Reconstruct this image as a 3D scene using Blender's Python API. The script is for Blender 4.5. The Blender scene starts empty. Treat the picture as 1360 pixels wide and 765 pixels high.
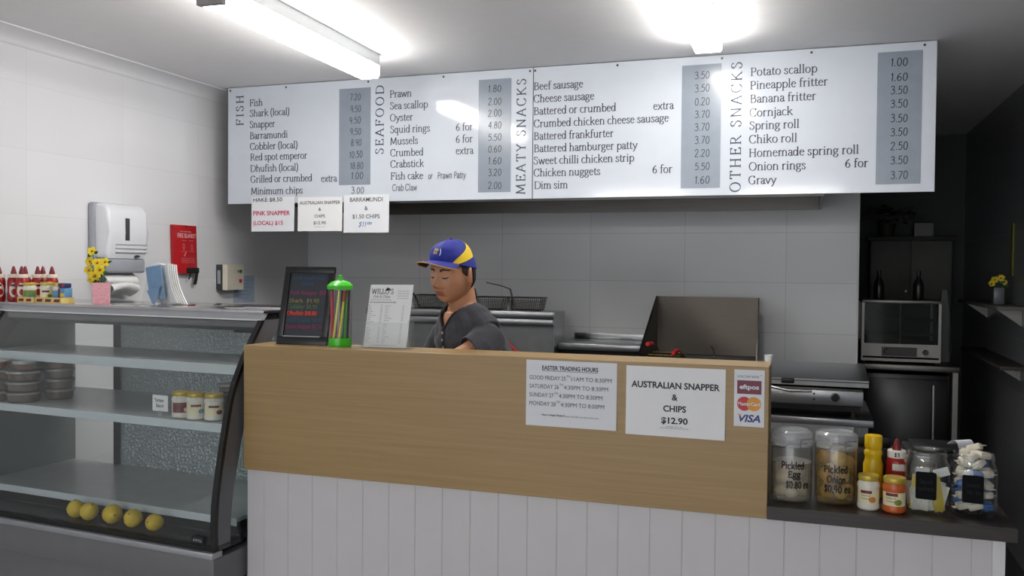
import bpy, bmesh, math, random
from mathutils import Vector, Matrix
random.seed(7)
SC = bpy.context.scene
COL = SC.collection
# ------------------------------------------------------------------ camera, world, exposure
H = 1.6                                   # eye height; floor is z = 0, x runs along the counter, y into the shop
cam_data = bpy.data.cameras.new('camera')
cam = bpy.data.objects.new('camera', cam_data); COL.objects.link(cam)
cam_data.sensor_width = 36.0
cam_data.lens = 36.0 * 1174.15 / 1360.0
cam_data.clip_start = 0.05
YAW, PIT, ROL = -0.3265, -0.0228, 0.0086
_f = Vector((math.sin(YAW) * math.cos(PIT), math.cos(YAW) * math.cos(PIT), math.sin(PIT)))
_r0 = Vector((math.cos(YAW), -math.sin(YAW), 0)); _u0 = _r0.cross(_f)
_r = math.cos(ROL) * _r0 + math.sin(ROL) * _u0
_u = -math.sin(ROL) * _r0 + math.cos(ROL) * _u0
cam.matrix_world = Matrix(((_r.x, _u.x, -_f.x, 0), (_r.y, _u.y, -_f.y, 0), (_r.z, _u.z, -_f.z, H), (0, 0, 0, 1)))
SC.camera = cam
world = bpy.data.worlds.new('daylight'); SC.world = world; world.use_nodes = True
WBG = world.node_tree.nodes['Background']
WBG.inputs[0].default_value = (0.95, 0.97, 1.0, 1); WBG.inputs[1].default_value = 2.2   # daylight through the open shopfront
LAMP = 30.0                                # brightness of the fluorescent diffusers
SC.view_settings.view_transform = 'Standard'
SC.view_settings.look = 'None'
SC.view_settings.exposure = 0.0
SC.view_settings.gamma = 1.0
SC.view_settings.use_curve_mapping = False

# ------------------------------------------------------------------ materials
MATS = {}
def lin(c):
    return tuple((x / 12.92 if x <= 0.04045 else ((x + 0.055) / 1.055) ** 2.4) for x in [v / 255 for v in c])
def pmat(name, rgb, rough=0.5, metal=0.0, var=0.06, scale=14.0, bump=0.0, spec=0.5, alpha=1.0, trans=0.0, emit=None, stretch=None, sheen=0.0, sss=0.0, coat=0.0):
    """principled material with a little procedural tone variation (rgb in sRGB 0-255)"""
    if name in MATS: return MATS[name]
    m = bpy.data.materials.new(name); m.use_nodes = True; nt = m.node_tree; b = nt.nodes['Principled BSDF']
    c = lin(rgb)
    b.inputs['Roughness'].default_value = rough; b.inputs['Metallic'].default_value = metal
    b.inputs['Specular IOR Level'].default_value = spec; b.inputs['Alpha'].default_value = alpha
    b.inputs['Transmission Weight'].default_value = trans
    if sheen: b.inputs['Sheen Weight'].default_value = sheen
    if coat: b.inputs['Coat Weight'].default_value = coat; b.inputs['Coat Roughness'].default_value = 0.08
    if sss:
        b.inputs['Subsurface Weight'].default_value = sss; b.inputs['Subsurface Radius'].default_value = (0.006, 0.003, 0.0015); b.inputs['Subsurface Scale'].default_value = 1.0
    tc = nt.nodes.new('ShaderNodeTexCoord'); mp = nt.nodes.new('ShaderNodeMapping'); nz = nt.nodes.new('ShaderNodeTexNoise')
    nt.links.new(tc.outputs['Object'], mp.inputs['Vector']); nt.links.new(mp.outputs[0], nz.inputs['Vector'])
    if stretch: mp.inputs['Scale'].default_value = stretch
    nz.inputs['Scale'].default_value = scale; nz.inputs['Detail'].default_value = 5
    cr = nt.nodes.new('ShaderNodeValToRGB')
    cr.color_ramp.elements[0].position = 0.3; cr.color_ramp.elements[1].position = 0.7
    cr.color_ramp.elements[0].color = tuple(max(0, x * (1 - var)) for x in c) + (1,)
    cr.color_ramp.elements[1].color = tuple(min(1, x * (1 + var)) for x in c) + (1,)
    nt.links.new(nz.outputs['Fac'], cr.inputs[0]); nt.links.new(cr.outputs[0], b.inputs['Base Color'])
    if bump:
        bp = nt.nodes.new('ShaderNodeBump'); bp.inputs['Strength'].default_value = bump; bp.inputs['Distance'].default_value = 0.002
        nt.links.new(nz.outputs['Fac'], bp.inputs['Height']); nt.links.new(bp.outputs[0], b.inputs['Normal'])
    if emit:
        b.inputs['Emission Color'].default_value = lin(rgb) + (1,); b.inputs['Emission Strength'].default_value = emit
    MATS[name] = m; return m
def glassmat(name, tint=(1, 1, 1), rough=0.02, ior=1.5, body=0.0, bodycol=(0.5, 0.5, 0.5)):
    """pane or jar wall: clear transmission with a fresnel mirror on top, optionally a little haze in the body"""
    m = bpy.data.materials.new(name); m.use_nodes = True; nt = m.node_tree; nt.nodes.clear()
    out = nt.nodes.new('ShaderNodeOutputMaterial'); mix = nt.nodes.new('ShaderNodeMixShader')
    lw = nt.nodes.new('ShaderNodeLayerWeight'); lw.inputs['Blend'].default_value = 0.5          # Schlick fresnel, the same from both sides of the pane
    pw = nt.nodes.new('ShaderNodeMath'); pw.operation = 'POWER'; pw.inputs[1].default_value = 5.0
    ma = nt.nodes.new('ShaderNodeMath'); ma.operation = 'MULTIPLY_ADD'; f0 = ((ior - 1) / (ior + 1)) ** 2; ma.inputs[1].default_value = 1 - f0; ma.inputs[2].default_value = f0
    nt.links.new(lw.outputs['Facing'], pw.inputs[0]); nt.links.new(pw.outputs[0], ma.inputs[0])
    tr = nt.nodes.new('ShaderNodeBsdfTransparent'); gl = nt.nodes.new('ShaderNodeBsdfGlossy')
    tr.inputs[0].default_value = tint + (1,); gl.inputs['Roughness'].default_value = rough
    last = tr.outputs[0]
    if body > 0:
        df = nt.nodes.new('ShaderNodeBsdfDiffuse'); df.inputs[0].default_value = bodycol + (1,)
        mb = nt.nodes.new('ShaderNodeMixShader'); mb.inputs[0].default_value = body
        nt.links.new(last, mb.inputs[1]); nt.links.new(df.outputs[0], mb.inputs[2]); last = mb.outputs[0]
    nt.links.new(ma.outputs[0], mix.inputs[0]); nt.links.new(last, mix.inputs[1]); nt.links.new(gl.outputs[0], mix.inputs[2])
    nt.links.new(mix.outputs[0], out.inputs[0]); MATS[name] = m; return m
def tilemat(name, rgb, grout, axes, w, h, ox, oz, rough=0.2, mortar=0.002, var=0.02, bumpy=0.15, offset=0.0, spec=0.5):
    """stack-bonded tiles laid out in world metres"""
    m = bpy.data.materials.new(name); m.use_nodes = True; nt = m.node_tree; b = nt.nodes['Principled BSDF']
    g = nt.nodes.new('ShaderNodeNewGeometry'); sp = nt.nodes.new('ShaderNodeSeparateXYZ'); cb = nt.nodes.new('ShaderNodeCombineXYZ')
    nt.links.new(g.outputs['Position'], sp.inputs[0])
    for i, (a, o) in enumerate(zip(axes, (ox, oz))):
        ad = nt.nodes.new('ShaderNodeMath'); ad.operation = 'SUBTRACT'; ad.inputs[1].default_value = o
        nt.links.new(sp.outputs['XYZ'.index(a)], ad.inputs[0]); nt.links.new(ad.outputs[0], cb.inputs[i])
    br = nt.nodes.new('ShaderNodeTexBrick'); br.offset = offset; br.squash = 1.0
    nt.links.new(cb.outputs[0], br.inputs['Vector'])
    c = lin(rgb)
    br.inputs['Color1'].default_value = tuple(x * (1 - var) for x in c) + (1,); br.inputs['Color2'].default_value = tuple(min(1, x * (1 + var)) for x in c) + (1,)
    br.inputs['Mortar'].default_value = lin(grout) + (1,)
    br.inputs['Scale'].default_value = 1.0; br.inputs['Mortar Size'].default_value = mortar; br.inputs['Mortar Smooth'].default_value = 0.1
    br.inputs['Brick Width'].default_value = w; br.inputs['Row Height'].default_value = h
    nt.links.new(br.outputs['Color'], b.inputs['Base Color'])
    b.inputs['Roughness'].default_value = rough; b.inputs['Specular IOR Level'].default_value = spec
    bp = nt.nodes.new('ShaderNodeBump'); bp.inputs['Strength'].default_value = bumpy; bp.inputs['Distance'].default_value = 0.002; bp.invert = True
    nt.links.new(br.outputs['Fac'], bp.inputs['Height']); nt.links.new(bp.outputs[0], b.inputs['Normal'])
    MATS[name] = m; return m
def woodmat(name, dark, light, axis_scale=(1.2, 10, 40), rough=0.4, contrast=(0.3, 0.7)):
    m = bpy.data.materials.new(name); m.use_nodes = True; nt = m.node_tree; b = nt.nodes['Principled BSDF']
    tc = nt.nodes.new('ShaderNodeTexCoord'); mp = nt.nodes.new('ShaderNodeMapping'); mp.inputs['Scale'].default_value = axis_scale
    nt.links.new(tc.outputs['Object'], mp.inputs['Vector'])
    n1 = nt.nodes.new('ShaderNodeTexNoise'); n1.inputs['Scale'].default_value = 3.0; n1.inputs['Detail'].default_value = 8; n1.inputs['Distortion'].default_value = 0.6
    nt.links.new(mp.outputs[0], n1.inputs['Vector'])
    cr = nt.nodes.new('ShaderNodeValToRGB'); cr.color_ramp.elements[0].position = contrast[0]; cr.color_ramp.elements[1].position = contrast[1]
    cr.color_ramp.elements[0].color = lin(dark) + (1,); cr.color_ramp.elements[1].color = lin(light) + (1,)
    nt.links.new(n1.outputs['Fac'], cr.inputs[0]); nt.links.new(cr.outputs[0], b.inputs['Base Color'])
    b.inputs['Roughness'].default_value = rough
    bp = nt.nodes.new('ShaderNodeBump'); bp.inputs['Strength'].default_value = 0.05; nt.links.new(n1.outputs['Fac'], bp.inputs['Height']); nt.links.new(bp.outputs[0], b.inputs['Normal'])
    MATS[name] = m; return m
def steelmat(name, rgb=(190, 192, 194), rough=0.28, stretch=(1, 60, 60)):
    """brushed stainless steel"""
    m = pmat(name, rgb, rough, 1.0, 0.08, 6.0, 0.08, stretch=stretch); return m

# ------------------------------------------------------------------ mesh builder and scene helpers
class MB:
    def __init__(s): s.bm = bmesh.new(); s.mi = 0
    def _f(s, vs):
        try: f = s.bm.faces.new(vs); f.material_index = s.mi; return f
        except ValueError: return None
    def verts(s, pts): return [s.bm.verts.new(p) for p in pts]
    def box(s, x0, x1, y0, y1, z0, z1, bevel=0.0, seg=2, M=None):
        b2 = bmesh.new(); bmesh.ops.create_cube(b2, size=1)
        for v in b2.verts: v.co = Vector((x0 + (v.co.x + .5) * (x1 - x0), y0 + (v.co.y + .5) * (y1 - y0), z0 + (v.co.z + .5) * (z1 - z0)))
        if bevel > 0: bmesh.ops.bevel(b2, geom=list(b2.edges), offset=bevel, segments=seg, affect='EDGES', profile=0.5)
        return s._merge(b2, M)
    def _merge(s, b2, M=None):
        mp = {}
        for v in b2.verts: mp[v] = s.bm.verts.new(M @ v.co if M else v.co)
        for f in b2.faces: s._f([mp[v] for v in f.verts])
        b2.free(); return s
    def lathe(s, prof, cx=0, cy=0, z0=0, seg=28, sq=None, closed=False, M=None):
        """revolve (r, z) pairs; sq = superellipse exponent for squarish jars"""
        rings = []
        for r, z in prof:
            ring = []
            for i in range(seg):
                t = 2 * math.pi * i / seg; c, sn = math.cos(t), math.sin(t)
                k = 1.0 if not sq else 1.0 / (abs(c) ** sq + abs(sn) ** sq) ** (1.0 / sq)
                p = Vector((cx + r * k * c, cy + r * k * sn, z0 + z))
                ring.append(M @ p if M else p)
            rings.append(s.verts(ring) if r > 1e-6 else [s.bm.verts.new(ring[0])])
        prs = list(zip(rings, rings[1:])) + ([(rings[-1], rings[0])] if closed else [])
        for a, b in prs:
            for i in range(seg):
                j = (i + 1) % seg
                if len(a) == 1 and len(b) == 1: continue
                if len(a) == 1: s._f([a[0], b[j], b[i]])
                elif len(b) == 1: s._f([a[i], a[j], b[0]])
                else: s._f([a[i], a[j], b[j], b[i]])
        return s
    def cyl(s, p0, p1, r0, r1=None, seg=16, caps=True):
        return s.tube([p0, p1], [r0, r0 if r1 is None else r1], seg, caps)
    def tube(s, path, r, seg=8, caps=True, closed=False):
        path = [Vector(p) for p in path]; n = len(path)
        rs = r if isinstance(r, (list, tuple)) else [r] * n
        rings = []; prev = None
        for i, p in enumerate(path):
            if closed: t = path[(i + 1) % n] - path[i - 1]
            else: t = path[min(i + 1, n - 1)] - path[max(i - 1, 0)]
            t.normalize()
            if prev is None:
                a = Vector((0, 0, 1)) if abs(t.z) < 0.9 else Vector((1, 0, 0)); u = t.cross(a).normalized()
            else: u = (prev - t * prev.dot(t)).normalized()
            prev = u; v = t.cross(u)
            rings.append(s.verts([p + (u * math.cos(2 * math.pi * k / seg) + v * math.sin(2 * math.pi * k / seg)) * rs[i] for k in range(seg)]))
        for a, b in list(zip(rings, rings[1:])) + ([(rings[-1], rings[0])] if closed else []):
            for k in range(seg): s._f([a[k], a[(k + 1) % seg], b[(k + 1) % seg], b[k]])
        if caps and not closed: s._f(rings[0][::-1]); s._f(rings[-1])
        return s
    def prism(s, poly, fa, fb):
        """extrude a polygon: fa / fb map each 2d point to the two end faces"""
        a = s.verts([fa(p) for p in poly]); b = s.verts([fb(p) for p in poly]); n = len(poly)
        s._f(a[::-1]); s._f(b)
        for i in range(n): s._f([a[i], a[(i + 1) % n], b[(i + 1) % n], b[i]])
        return s
    def grid(s, nu, nv, fn, thick=None):
        """sheet from fn(u,v), optional thickness vector function"""
        G = [[s.bm.verts.new(fn(i / nu, j / nv)) for j in range(nv + 1)] for i in range(nu + 1)]
        for i in range(nu):
            for j in range(nv): s._f([G[i][j], G[i + 1][j], G[i + 1][j + 1], G[i][j + 1]])
        if thick is not None:
            T = [[s.bm.verts.new(Vector(fn(i / nu, j / nv)) + Vector(thick)) for j in range(nv + 1)] for i in range(nu + 1)]
            for i in range(nu):
                for j in range(nv): s._f([T[i][j], T[i][j + 1], T[i + 1][j + 1], T[i + 1][j]])
            for i in range(nu):
                s._f([G[i][0], T[i][0], T[i + 1][0], G[i + 1][0]]); s._f([G[i][nv], G[i + 1][nv], T[i + 1][nv], T[i][nv]])
            for j in range(nv):
                s._f([G[0][j], G[0][j + 1], T[0][j + 1], T[0][j]]); s._f([G[nu][j], T[nu][j], T[nu][j + 1], G[nu][j + 1]])
        return s
    def ball(s, c, r, sub=2, sc=(1, 1, 1), M=None):
        b2 = bmesh.new(); bmesh.ops.create_icosphere(b2, subdivisions=sub, radius=1)
        for v in b2.verts:
            v.co = Vector((v.co.x * r * sc[0], v.co.y * r * sc[1], v.co.z * r * sc[2]))
            if M: v.co = M @ v.co
            v.co = v.co + Vector(c)
        return s._merge(b2)
    def build(s, name, mats, parent=None, world=True, smooth=True, ang=38, recalc=True):
        if recalc: bmesh.ops.recalc_face_normals(s.bm, faces=list(s.bm.faces))
        if smooth:
            for f in s.bm.faces: f.smooth = True
            for e in s.bm.edges:
                if len(e.link_faces) == 2 and e.link_faces[0].normal.angle(e.link_faces[1].normal, 0) > math.radians(ang): e.smooth = False
        me = bpy.data.meshes.new(name)
        if parent is not None and world:
            s.bm.transform(WM(parent).inverted())
        s.bm.to_mesh(me); s.bm.free()
        for m in (mats if isinstance(mats, (list, tuple)) else [mats]): me.materials.append(MATS[m] if isinstance(m, str) else m)
        o = bpy.data.objects.new(name, me); COL.objects.link(o)
        if parent is not None: o.parent = parent
        return o
def WM(o):
    m = Matrix.LocRotScale(o.location, o.rotation_euler, o.scale)
    return WM(o.parent) @ m if o.parent else m
def tag(o, label, cat, group=None):
    o['label'] = label; o['category'] = cat
    if group: o['group'] = group
    return o
def thing(name, label, cat, loc=(0, 0, 0), rz=0.0, group=None):
    o = bpy.data.objects.new(name, None); COL.objects.link(o); o.empty_display_size = 0.05
    o.location = loc; o.rotation_euler = (0, 0, rz)
    return tag(o, label, cat, group)
def struct(o): o['kind'] = 'structure'; return o
def copy_tree(o, parent=None):
    c = o.copy(); COL.objects.link(c); c.parent = parent
    for ch in [x for x in list(COL.objects) if x.parent == o]: copy_tree(ch, c)
    return c

# ------------------------------------------------------------------ lettering
# pen strokes: l = straight, c = smooth, a = arc (cx cy rx ry from to), s = serif (x y half-width). x-height 45, caps 66
G = {
'F':(46,'l10,0 10,65;l10,64 41,64;l41,65 41,53;l10,35 32,35;l32,41 32,29;s10 0 9;s8 64 5'),
'I':(24,'l12,0 12,65;s12 0 9;s12 64 9'),
'S':(42,'c35,53 30,62 21,66 11,61 8,52 13,43 25,35 34,27 36,15 30,4 20,-1 10,3 6,15'),
'H':(60,'l12,0 12,65;l48,0 48,65;l12,34 48,34;s12 0 9;s12 64 9;s48 0 9;s48 64 9'),
'E':(48,'l11,0 11,65;l11,64 40,64;l40,65 40,54;l11,34 32,34;l32,40 32,28;l11,1 42,1;l42,0 43,13;s9 0 5;s9 64 5'),
'A':(56,'l5,0 27,66;l27,66 50,0;l13,23 42,23;s5 0 8;s50 0 8'),
'O':(62,'a31 32 25 34 0 360'),
'D':(60,'l11,0 11,65;c11,64 36,63 54,48 54,18 36,1 11,1;s8 0 5;s8 64 5'),
'M':(70,'l8,0 12,65;l12,65 34,8;l34,8 56,65;l56,65 61,0;s8 0 8;s61 0 8;s10 64 5;s58 64 5'),
'T':(52,'l26,0 26,65;l5,64 47,64;l5,65 5,53;l47,65 47,53;s26 0 9'),
'Y':(52,'l6,64 26,32;l46,64 26,32;l26,32 26,0;s26 0 9;s6 64 7;s46 64 7'),
'N':(60,'l11,0 11,65;l11,65 49,1;l49,0 49,65;s11 0 8;s49 64 8;s9 64 5'),
'C':(54,'c46,52 41,62 30,66 14,60 6,45 6,22 14,6 29,-1 42,4 48,14;l46,65 46,52'),
'K':(56,'l11,0 11,65;l44,64 13,30;l21,38 50,0;s11 0 9;s11 64 9;s50 0 7;s44 64 7'),
'R':(54,'l11,0 11,65;c11,64 28,65 39,57 36,40 24,33 11,33;l24,33 50,0;s11 0 9;s8 64 5;s50 0 6'),
'B':(50,'l11,0 11,65;c11,64 28,65 37,57 35,42 24,35 11,35;c24,35 39,33 44,19 37,4 24,1 11,1;s8 0 5;s8 64 5'),
'G':(60,'c46,52 41,62 30,66 14,60 6,45 6,22 14,6 29,-1 48,6;l48,4 48,27;s48 27 8;l46,65 46,52'),
'P':(46,'l11,0 11,65;c11,64 28,65 39,57 37,38 24,31 11,32;s11 0 9;s8 64 5'),
'W':(84,'l6,64 24,0;l24,0 42,64;l42,64 60,0;l60,0 78,64;s6 64 8;s78 64 8'),
'L':(44,'l11,0 11,65;l11,1 40,1;l40,0 41,14;s9 0 5;s11 64 9'),
'U':(58,'c11,64 11,20 18,3 30,-1 42,4 47,20 47,64;s11 64 9;s47 64 9'),
'V':(54,'l6,64 27,0;l27,0 48,64;s6 64 8;s48 64 8'),
'a':(36,'c7,36 12,44 20,45 27,39 28,30 28,9 31,1 37,4;c28,27 14,23 7,16 7,6 14,-1 22,2 28,10'),
'b':(44,'l10,70 10,2;a25 22 15 23 160 -160;s7 69 4'),
'c':(36,'a21 22 15 23 48 312'),
'd':(44,'a19 22 14 23 0 360;l34,70 34,2;s37 1 4;s31 69 4'),
'e':(38,'l7,27 33,27;a20 22 14 23 12 318'),
'f':(27,'c30,65 22,71 14,65 12,52 12,0;l3,44 25,44;s12 0 8'),
'g':(40,'a18 30 12 15 0 360;c12,17 7,10 16,5 30,3 34,-8 26,-19 14,-21 5,-14 7,-4 16,3;l28,41 39,43'),
'h':(47,'l10,70 10,0;c10,34 19,45 29,43 36,33 36,0;s10 0 8;s36 0 8;s7 69 4'),
'i':(22,'l11,44 11,0;l11,58 11,64;s11 0 8;s8 43 4'),
'j':(20,'c11,44 11,-6 7,-19 -2,-21;l11,58 11,64;s8 43 4'),
'k':(44,'l10,70 10,0;l35,43 12,20;l19,27 40,0;s10 0 8;s40 0 6;s34 43 6;s7 69 4'),
'l':(22,'l11,70 11,0;s11 0 8;s8 69 4'),
'm':(71,'l10,44 10,0;c10,33 19,45 28,43 35,33 35,0;c35,33 44,45 53,43 60,33 60,0;s10 0 8;s35 0 8;s60 0 8;s7 43 4'),
'n':(47,'l10,44 10,0;c10,33 19,45 29,43 36,33 36,0;s10 0 8;s36 0 8;s7 43 4'),
'o':(42,'a21 22 16 23 0 360'),
'p':(44,'l10,44 10,-23;a25 22 15 23 160 -160;s10 -23 8;s7 43 4'),
'q':(44,'a19 22 14 23 0 360;l34,44 34,-23;s34 -23 8'),
'r':(32,'l10,44 10,0;c10,31 15,41 22,45 30,41;s10 0 8;s7 43 4'),
's':(32,'c26,35 21,44 12,44 7,36 10,28 19,22 26,14 24,4 16,-1 8,2 5,10'),
't':(27,'c13,57 12,40 12,10 16,0 27,4;l4,43 24,43'),
'u':(47,'c10,44 10,12 17,0 28,3 36,12;l36,44 36,2;s39 1 4;s7 43 4;s33 43 4'),
'v':(42,'l5,44 21,0;l21,0 38,44;s5 43 6;s38 43 6'),
'w':(60,'l5,44 18,0;l18,0 30,42;l30,42 43,0;l43,0 56,44;s5 43 6;s56 43 6'),
'x':(42,'l6,44 36,0;l36,44 6,0;s6 43 6;s36 43 6;s6 0 6;s36 0 6'),
'y':(42,'l5,44 22,3;c38,44 22,3 13,-17 4,-21;s5 43 6;s38 43 6'),
'z':(38,'l6,44 32,44;l32,44 6,1;l6,1 34,1'),
'0':(42,'a21 32 15 33 0 360'),'1':(26,'c6,52 14,60 15,65;l15,65 15,0;'),
'2':(42,'c6,52 13,65 27,64 33,50 26,34 6,1;l6,1 35,1'),'3':(40,'c6,57 18,66 30,58 28,43 15,35;c15,35 32,32 34,14 22,0 5,6'),
'4':(44,'l30,0 30,65;l30,65 5,22;l5,22 40,22'),'5':(40,'l33,64 12,64;l12,64 9,37;c9,37 22,42 33,32 33,13 20,0 5,5'),
'6':(42,'c30,63 15,50 7,30 9,10 20,-1 32,6 34,22 26,34 14,32 8,20'),'7':(40,'l6,64 35,64;l35,64 15,0'),
'8':(40,'a20 49 11 16 0 360;a20 17 14 17 0 360'),'9':(40,'a19 46 13 18 0 360;l32,46 29,0'),
'.':(16,'l8,0 8,5'),',':(16,'l9,4 6,-9'),"'":(16,'l8,66 7,52'),'$':(40,'c33,50 27,60 18,60 9,52 12,42 22,34 31,25 31,12 22,3 12,5 6,14;l20,70 20,-8'),
'(':(24,'c20,72 10,55 8,26 12,0 20,-16'),')':(24,'c4,72 14,55 16,26 12,0 4,-16'),'&':(58,'c52,30 40,8 24,-1 9,8 10,24 30,42 32,56 24,66 15,58 18,44 50,2'),
'/':(28,'l4,-4 24,68'),':':(16,'l8,0 8,5;l8,34 8,39'),'-':(26,'l4,24 22,24'),'!':(18,'l9,65 9,18;l9,0 9,5'),' ':(20,''),
}
def _catmull(P, n=4):
    if len(P) < 3: return P
    out = []
    for i in range(len(P) - 1):
        p0 = P[max(i - 1, 0)]; p1 = P[i]; p2 = P[i + 1]; p3 = P[min(i + 2, len(P) - 1)]
        for k in range(n):
            t = k / n
            out.append(tuple(0.5 * (2 * p1[d] + (p2[d] - p0[d]) * t + (2 * p0[d] - 5 * p1[d] + 4 * p2[d] - p3[d]) * t * t + (3 * p1[d] - p0[d] - 3 * p2[d] + p3[d]) * t ** 3) for d in (0, 1)))
    return out + [P[-1]]
def _strokes(ch, serif):
    for st in G[ch][1].split(';'):
        if not st: continue
        k = st[0]
        if k in 'lc':
            P = [tuple(float(a) for a in q.split(',')) for q in st[1:].split()]
            yield (_catmull(P) if k == 'c' else P), False
        elif k == 'a':
            cx, cy, rx, ry, t0, t1 = [float(a) for a in st[1:].split()]
            n = max(6, int(abs(t1 - t0) / 24))
            yield [(cx + rx * math.cos(math.radians(t0 + (t1 - t0) * i / n)), cy + ry * math.sin(math.radians(t0 + (t1 - t0) * i / n))) for i in range(n + 1)], False
        elif k == 's' and serif:
            x, y, hw = [float(a) for a in st[1:].split()]
            yield [(x - hw, y), (x + hw, y)], True
def pen_width(s, track=0): return sum(G[c][0] + track for c in s) - track
def pen(mb, s, fmap, x=0.0, z=0.0, cap=0.04, width=None, thick=9.0, thin=3.5, serif=True, track=0, jitter=0.0, slant=0.0):
    """draw s with a broad-nib pen; fmap(u, v) gives the 3d point; width fits the line to a measured length"""
    k = cap / 66.0; tot = pen_width(s, track) * k
    kx = k if width is None else k * width / tot
    pos = 0.0
    for c in s:
        jy = random.uniform(-jitter, jitter) * 6; js = 1 + random.uniform(-jitter, jitter) * 0.15
        for P, isf in _strokes(c, serif):
            n = len(P); L = []; R = []
            for i, p in enumerate(P):
                q0 = P[max(i - 1, 0)]; q1 = P[min(i + 1, n - 1)]
                dx, dy = q1[0] - q0[0], q1[1] - q0[1]; d = math.hypot(dx, dy) or 1.0
                w = (thin + (thick - thin) * abs(dy / d * 0.97 + dx / d * 0.25)) * 0.5 if not isf else thin * 0.5
                nx, ny = -dy / d, dx / d
                ex = 0.0 if 0 < i < n - 1 else (-1 if i == 0 else 1) * w * 0.5
                for Q, sg in ((L, 1), (R, -1)):
                    gx = p[0] + nx * w * sg + ex * dx / d; gy = (p[1] + ny * w * sg + ex * dy / d) * js + jy
                    Q.append(mb.bm.verts.new(fmap(x + (pos + gx + slant * gy) * kx, z + gy * k)))
            for i in range(n - 1): mb._f([R[i], R[i + 1], L[i + 1], L[i]])
        pos += G[c][0] + track
    return pos * kx
_SANS = {}
def sans(mb, s, fmap, x=0.0, z=0.0, cap=0.02, width=None, bold=0.0, align='l', shear=0.0):
    """built-in sans lettering, converted to mesh"""
    key = (s, bold, shear)
    if key not in _SANS:
        cu = bpy.data.curves.new('lettering', 'FONT'); cu.body = s; cu.offset = bold; cu.shear = shear; cu.resolution_u = 3
        ob = bpy.data.objects.new('lettering', cu); COL.objects.link(ob); bpy.context.view_layer.update()
        me = ob.to_mesh()
        _SANS[key] = ([tuple(v.co) for v in me.vertices], [tuple(p.vertices) for p in me.polygons])
        ob.to_mesh_clear(); bpy.data.objects.remove(ob); bpy.data.curves.remove(cu)
    V, F = _SANS[key]
    if not V: return
    k = cap / 0.729; x0 = min(v[0] for v in V); x1 = max(v[0] for v in V)
    kx = k if width is None else width / (x1 - x0)
    wtot = (x1 - x0) * kx
    off = x - (0 if align == 'l' else wtot / 2 if align == 'c' else wtot)
    vs = [mb.bm.verts.new(fmap(off + (v[0] - x0) * kx, z + v[1] * k)) for v in V]
    for f in F: mb._f([vs[i] for i in f])
def onY(y): return lambda u, v: (u, y, v)          # lettering on a face looking back at the customer side
# ------------------------------------------------------------------ the room
XL, XR, YB, YF, ZC = -3.42, 1.1, 5.537, 7.5, 2.647
tilemat('white_wall_tile', (228, 228, 230), (218, 218, 221), 'YZ', 0.6, 0.3, 5.537, 1.824, 0.16, mortar=0.0015, bumpy=0.05)
tilemat('grey_white_back_tile', (222, 224, 225), (198, 201, 203), 'XZ', 0.6, 0.3, -0.145, 1.824, 0.2, mortar=0.0022, bumpy=0.08)
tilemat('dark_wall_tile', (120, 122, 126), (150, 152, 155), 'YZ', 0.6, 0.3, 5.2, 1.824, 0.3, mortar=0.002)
tilemat('floor_tile', (186, 185, 185), (120, 120, 120), 'XY', 0.4, 0.4, 0, 0, 0.3, mortar=0.004)
pmat('ceiling_paint', (236, 235, 235), 0.7, var=0.01)
pmat('cornice_paint', (228, 228, 230), 0.5, var=0.01)
pmat('wall_shaded', (66, 68, 68), 0.7, var=0.05)  # far wall: the unlit back room's darkness is put into the colour
pmat('edge_trim', (225, 225, 225), 0.4, var=0.02)
pmat('kitchen_vinyl', (58, 58, 60), 0.5, var=.1)
struct(MB().box(XL - .1, XR + .1, -3.5, 2.75, -0.1, 0).build('floor', 'floor_tile')); struct(MB().box(XL - .1, XR + .1, 2.75, YF + .1, -0.1, 0).build('floor_kitchen', 'kitchen_vinyl'))
struct(MB().box(XL - .1, XR + .1, -3.5, YF + .1, ZC, ZC + .1).build('ceiling', 'ceiling_paint'))
struct(MB().box(XL - .1, XL, -3.5, YF, 0, ZC).build('wall_left', 'white_wall_tile'))
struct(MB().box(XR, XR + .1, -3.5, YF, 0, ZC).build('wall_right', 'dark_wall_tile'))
struct(MB().box(XL, 0.252, YB, YB + .1, 0, ZC).build('wall_back', 'grey_white_back_tile'))
struct(MB().box(XL, XR, YF, YF + .1, 0, ZC).build('wall_far', 'wall_shaded'))
struct(MB().box(0.252, 0.262, YB - .006, YB + .106, 0, ZC).build('trim_1', 'edge_trim'))
m = MB()
cove = [(0, 0), (0.095, 0), (0.095, -.006)] + [(0.095 - 0.089 * math.sin(t), -.006 - 0.054 * (1 - math.cos(t))) for t in [i * math.pi / 16 for i in range(1, 9)]] + [(0, -.064)]
m.prism(cove, lambda p: (XL + p[0], -3.5, ZC + p[1]), lambda p: (XL + p[0], YB, ZC + p[1]))
struct(m.build('trim_2', 'cornice_paint', ang=60))

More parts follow.
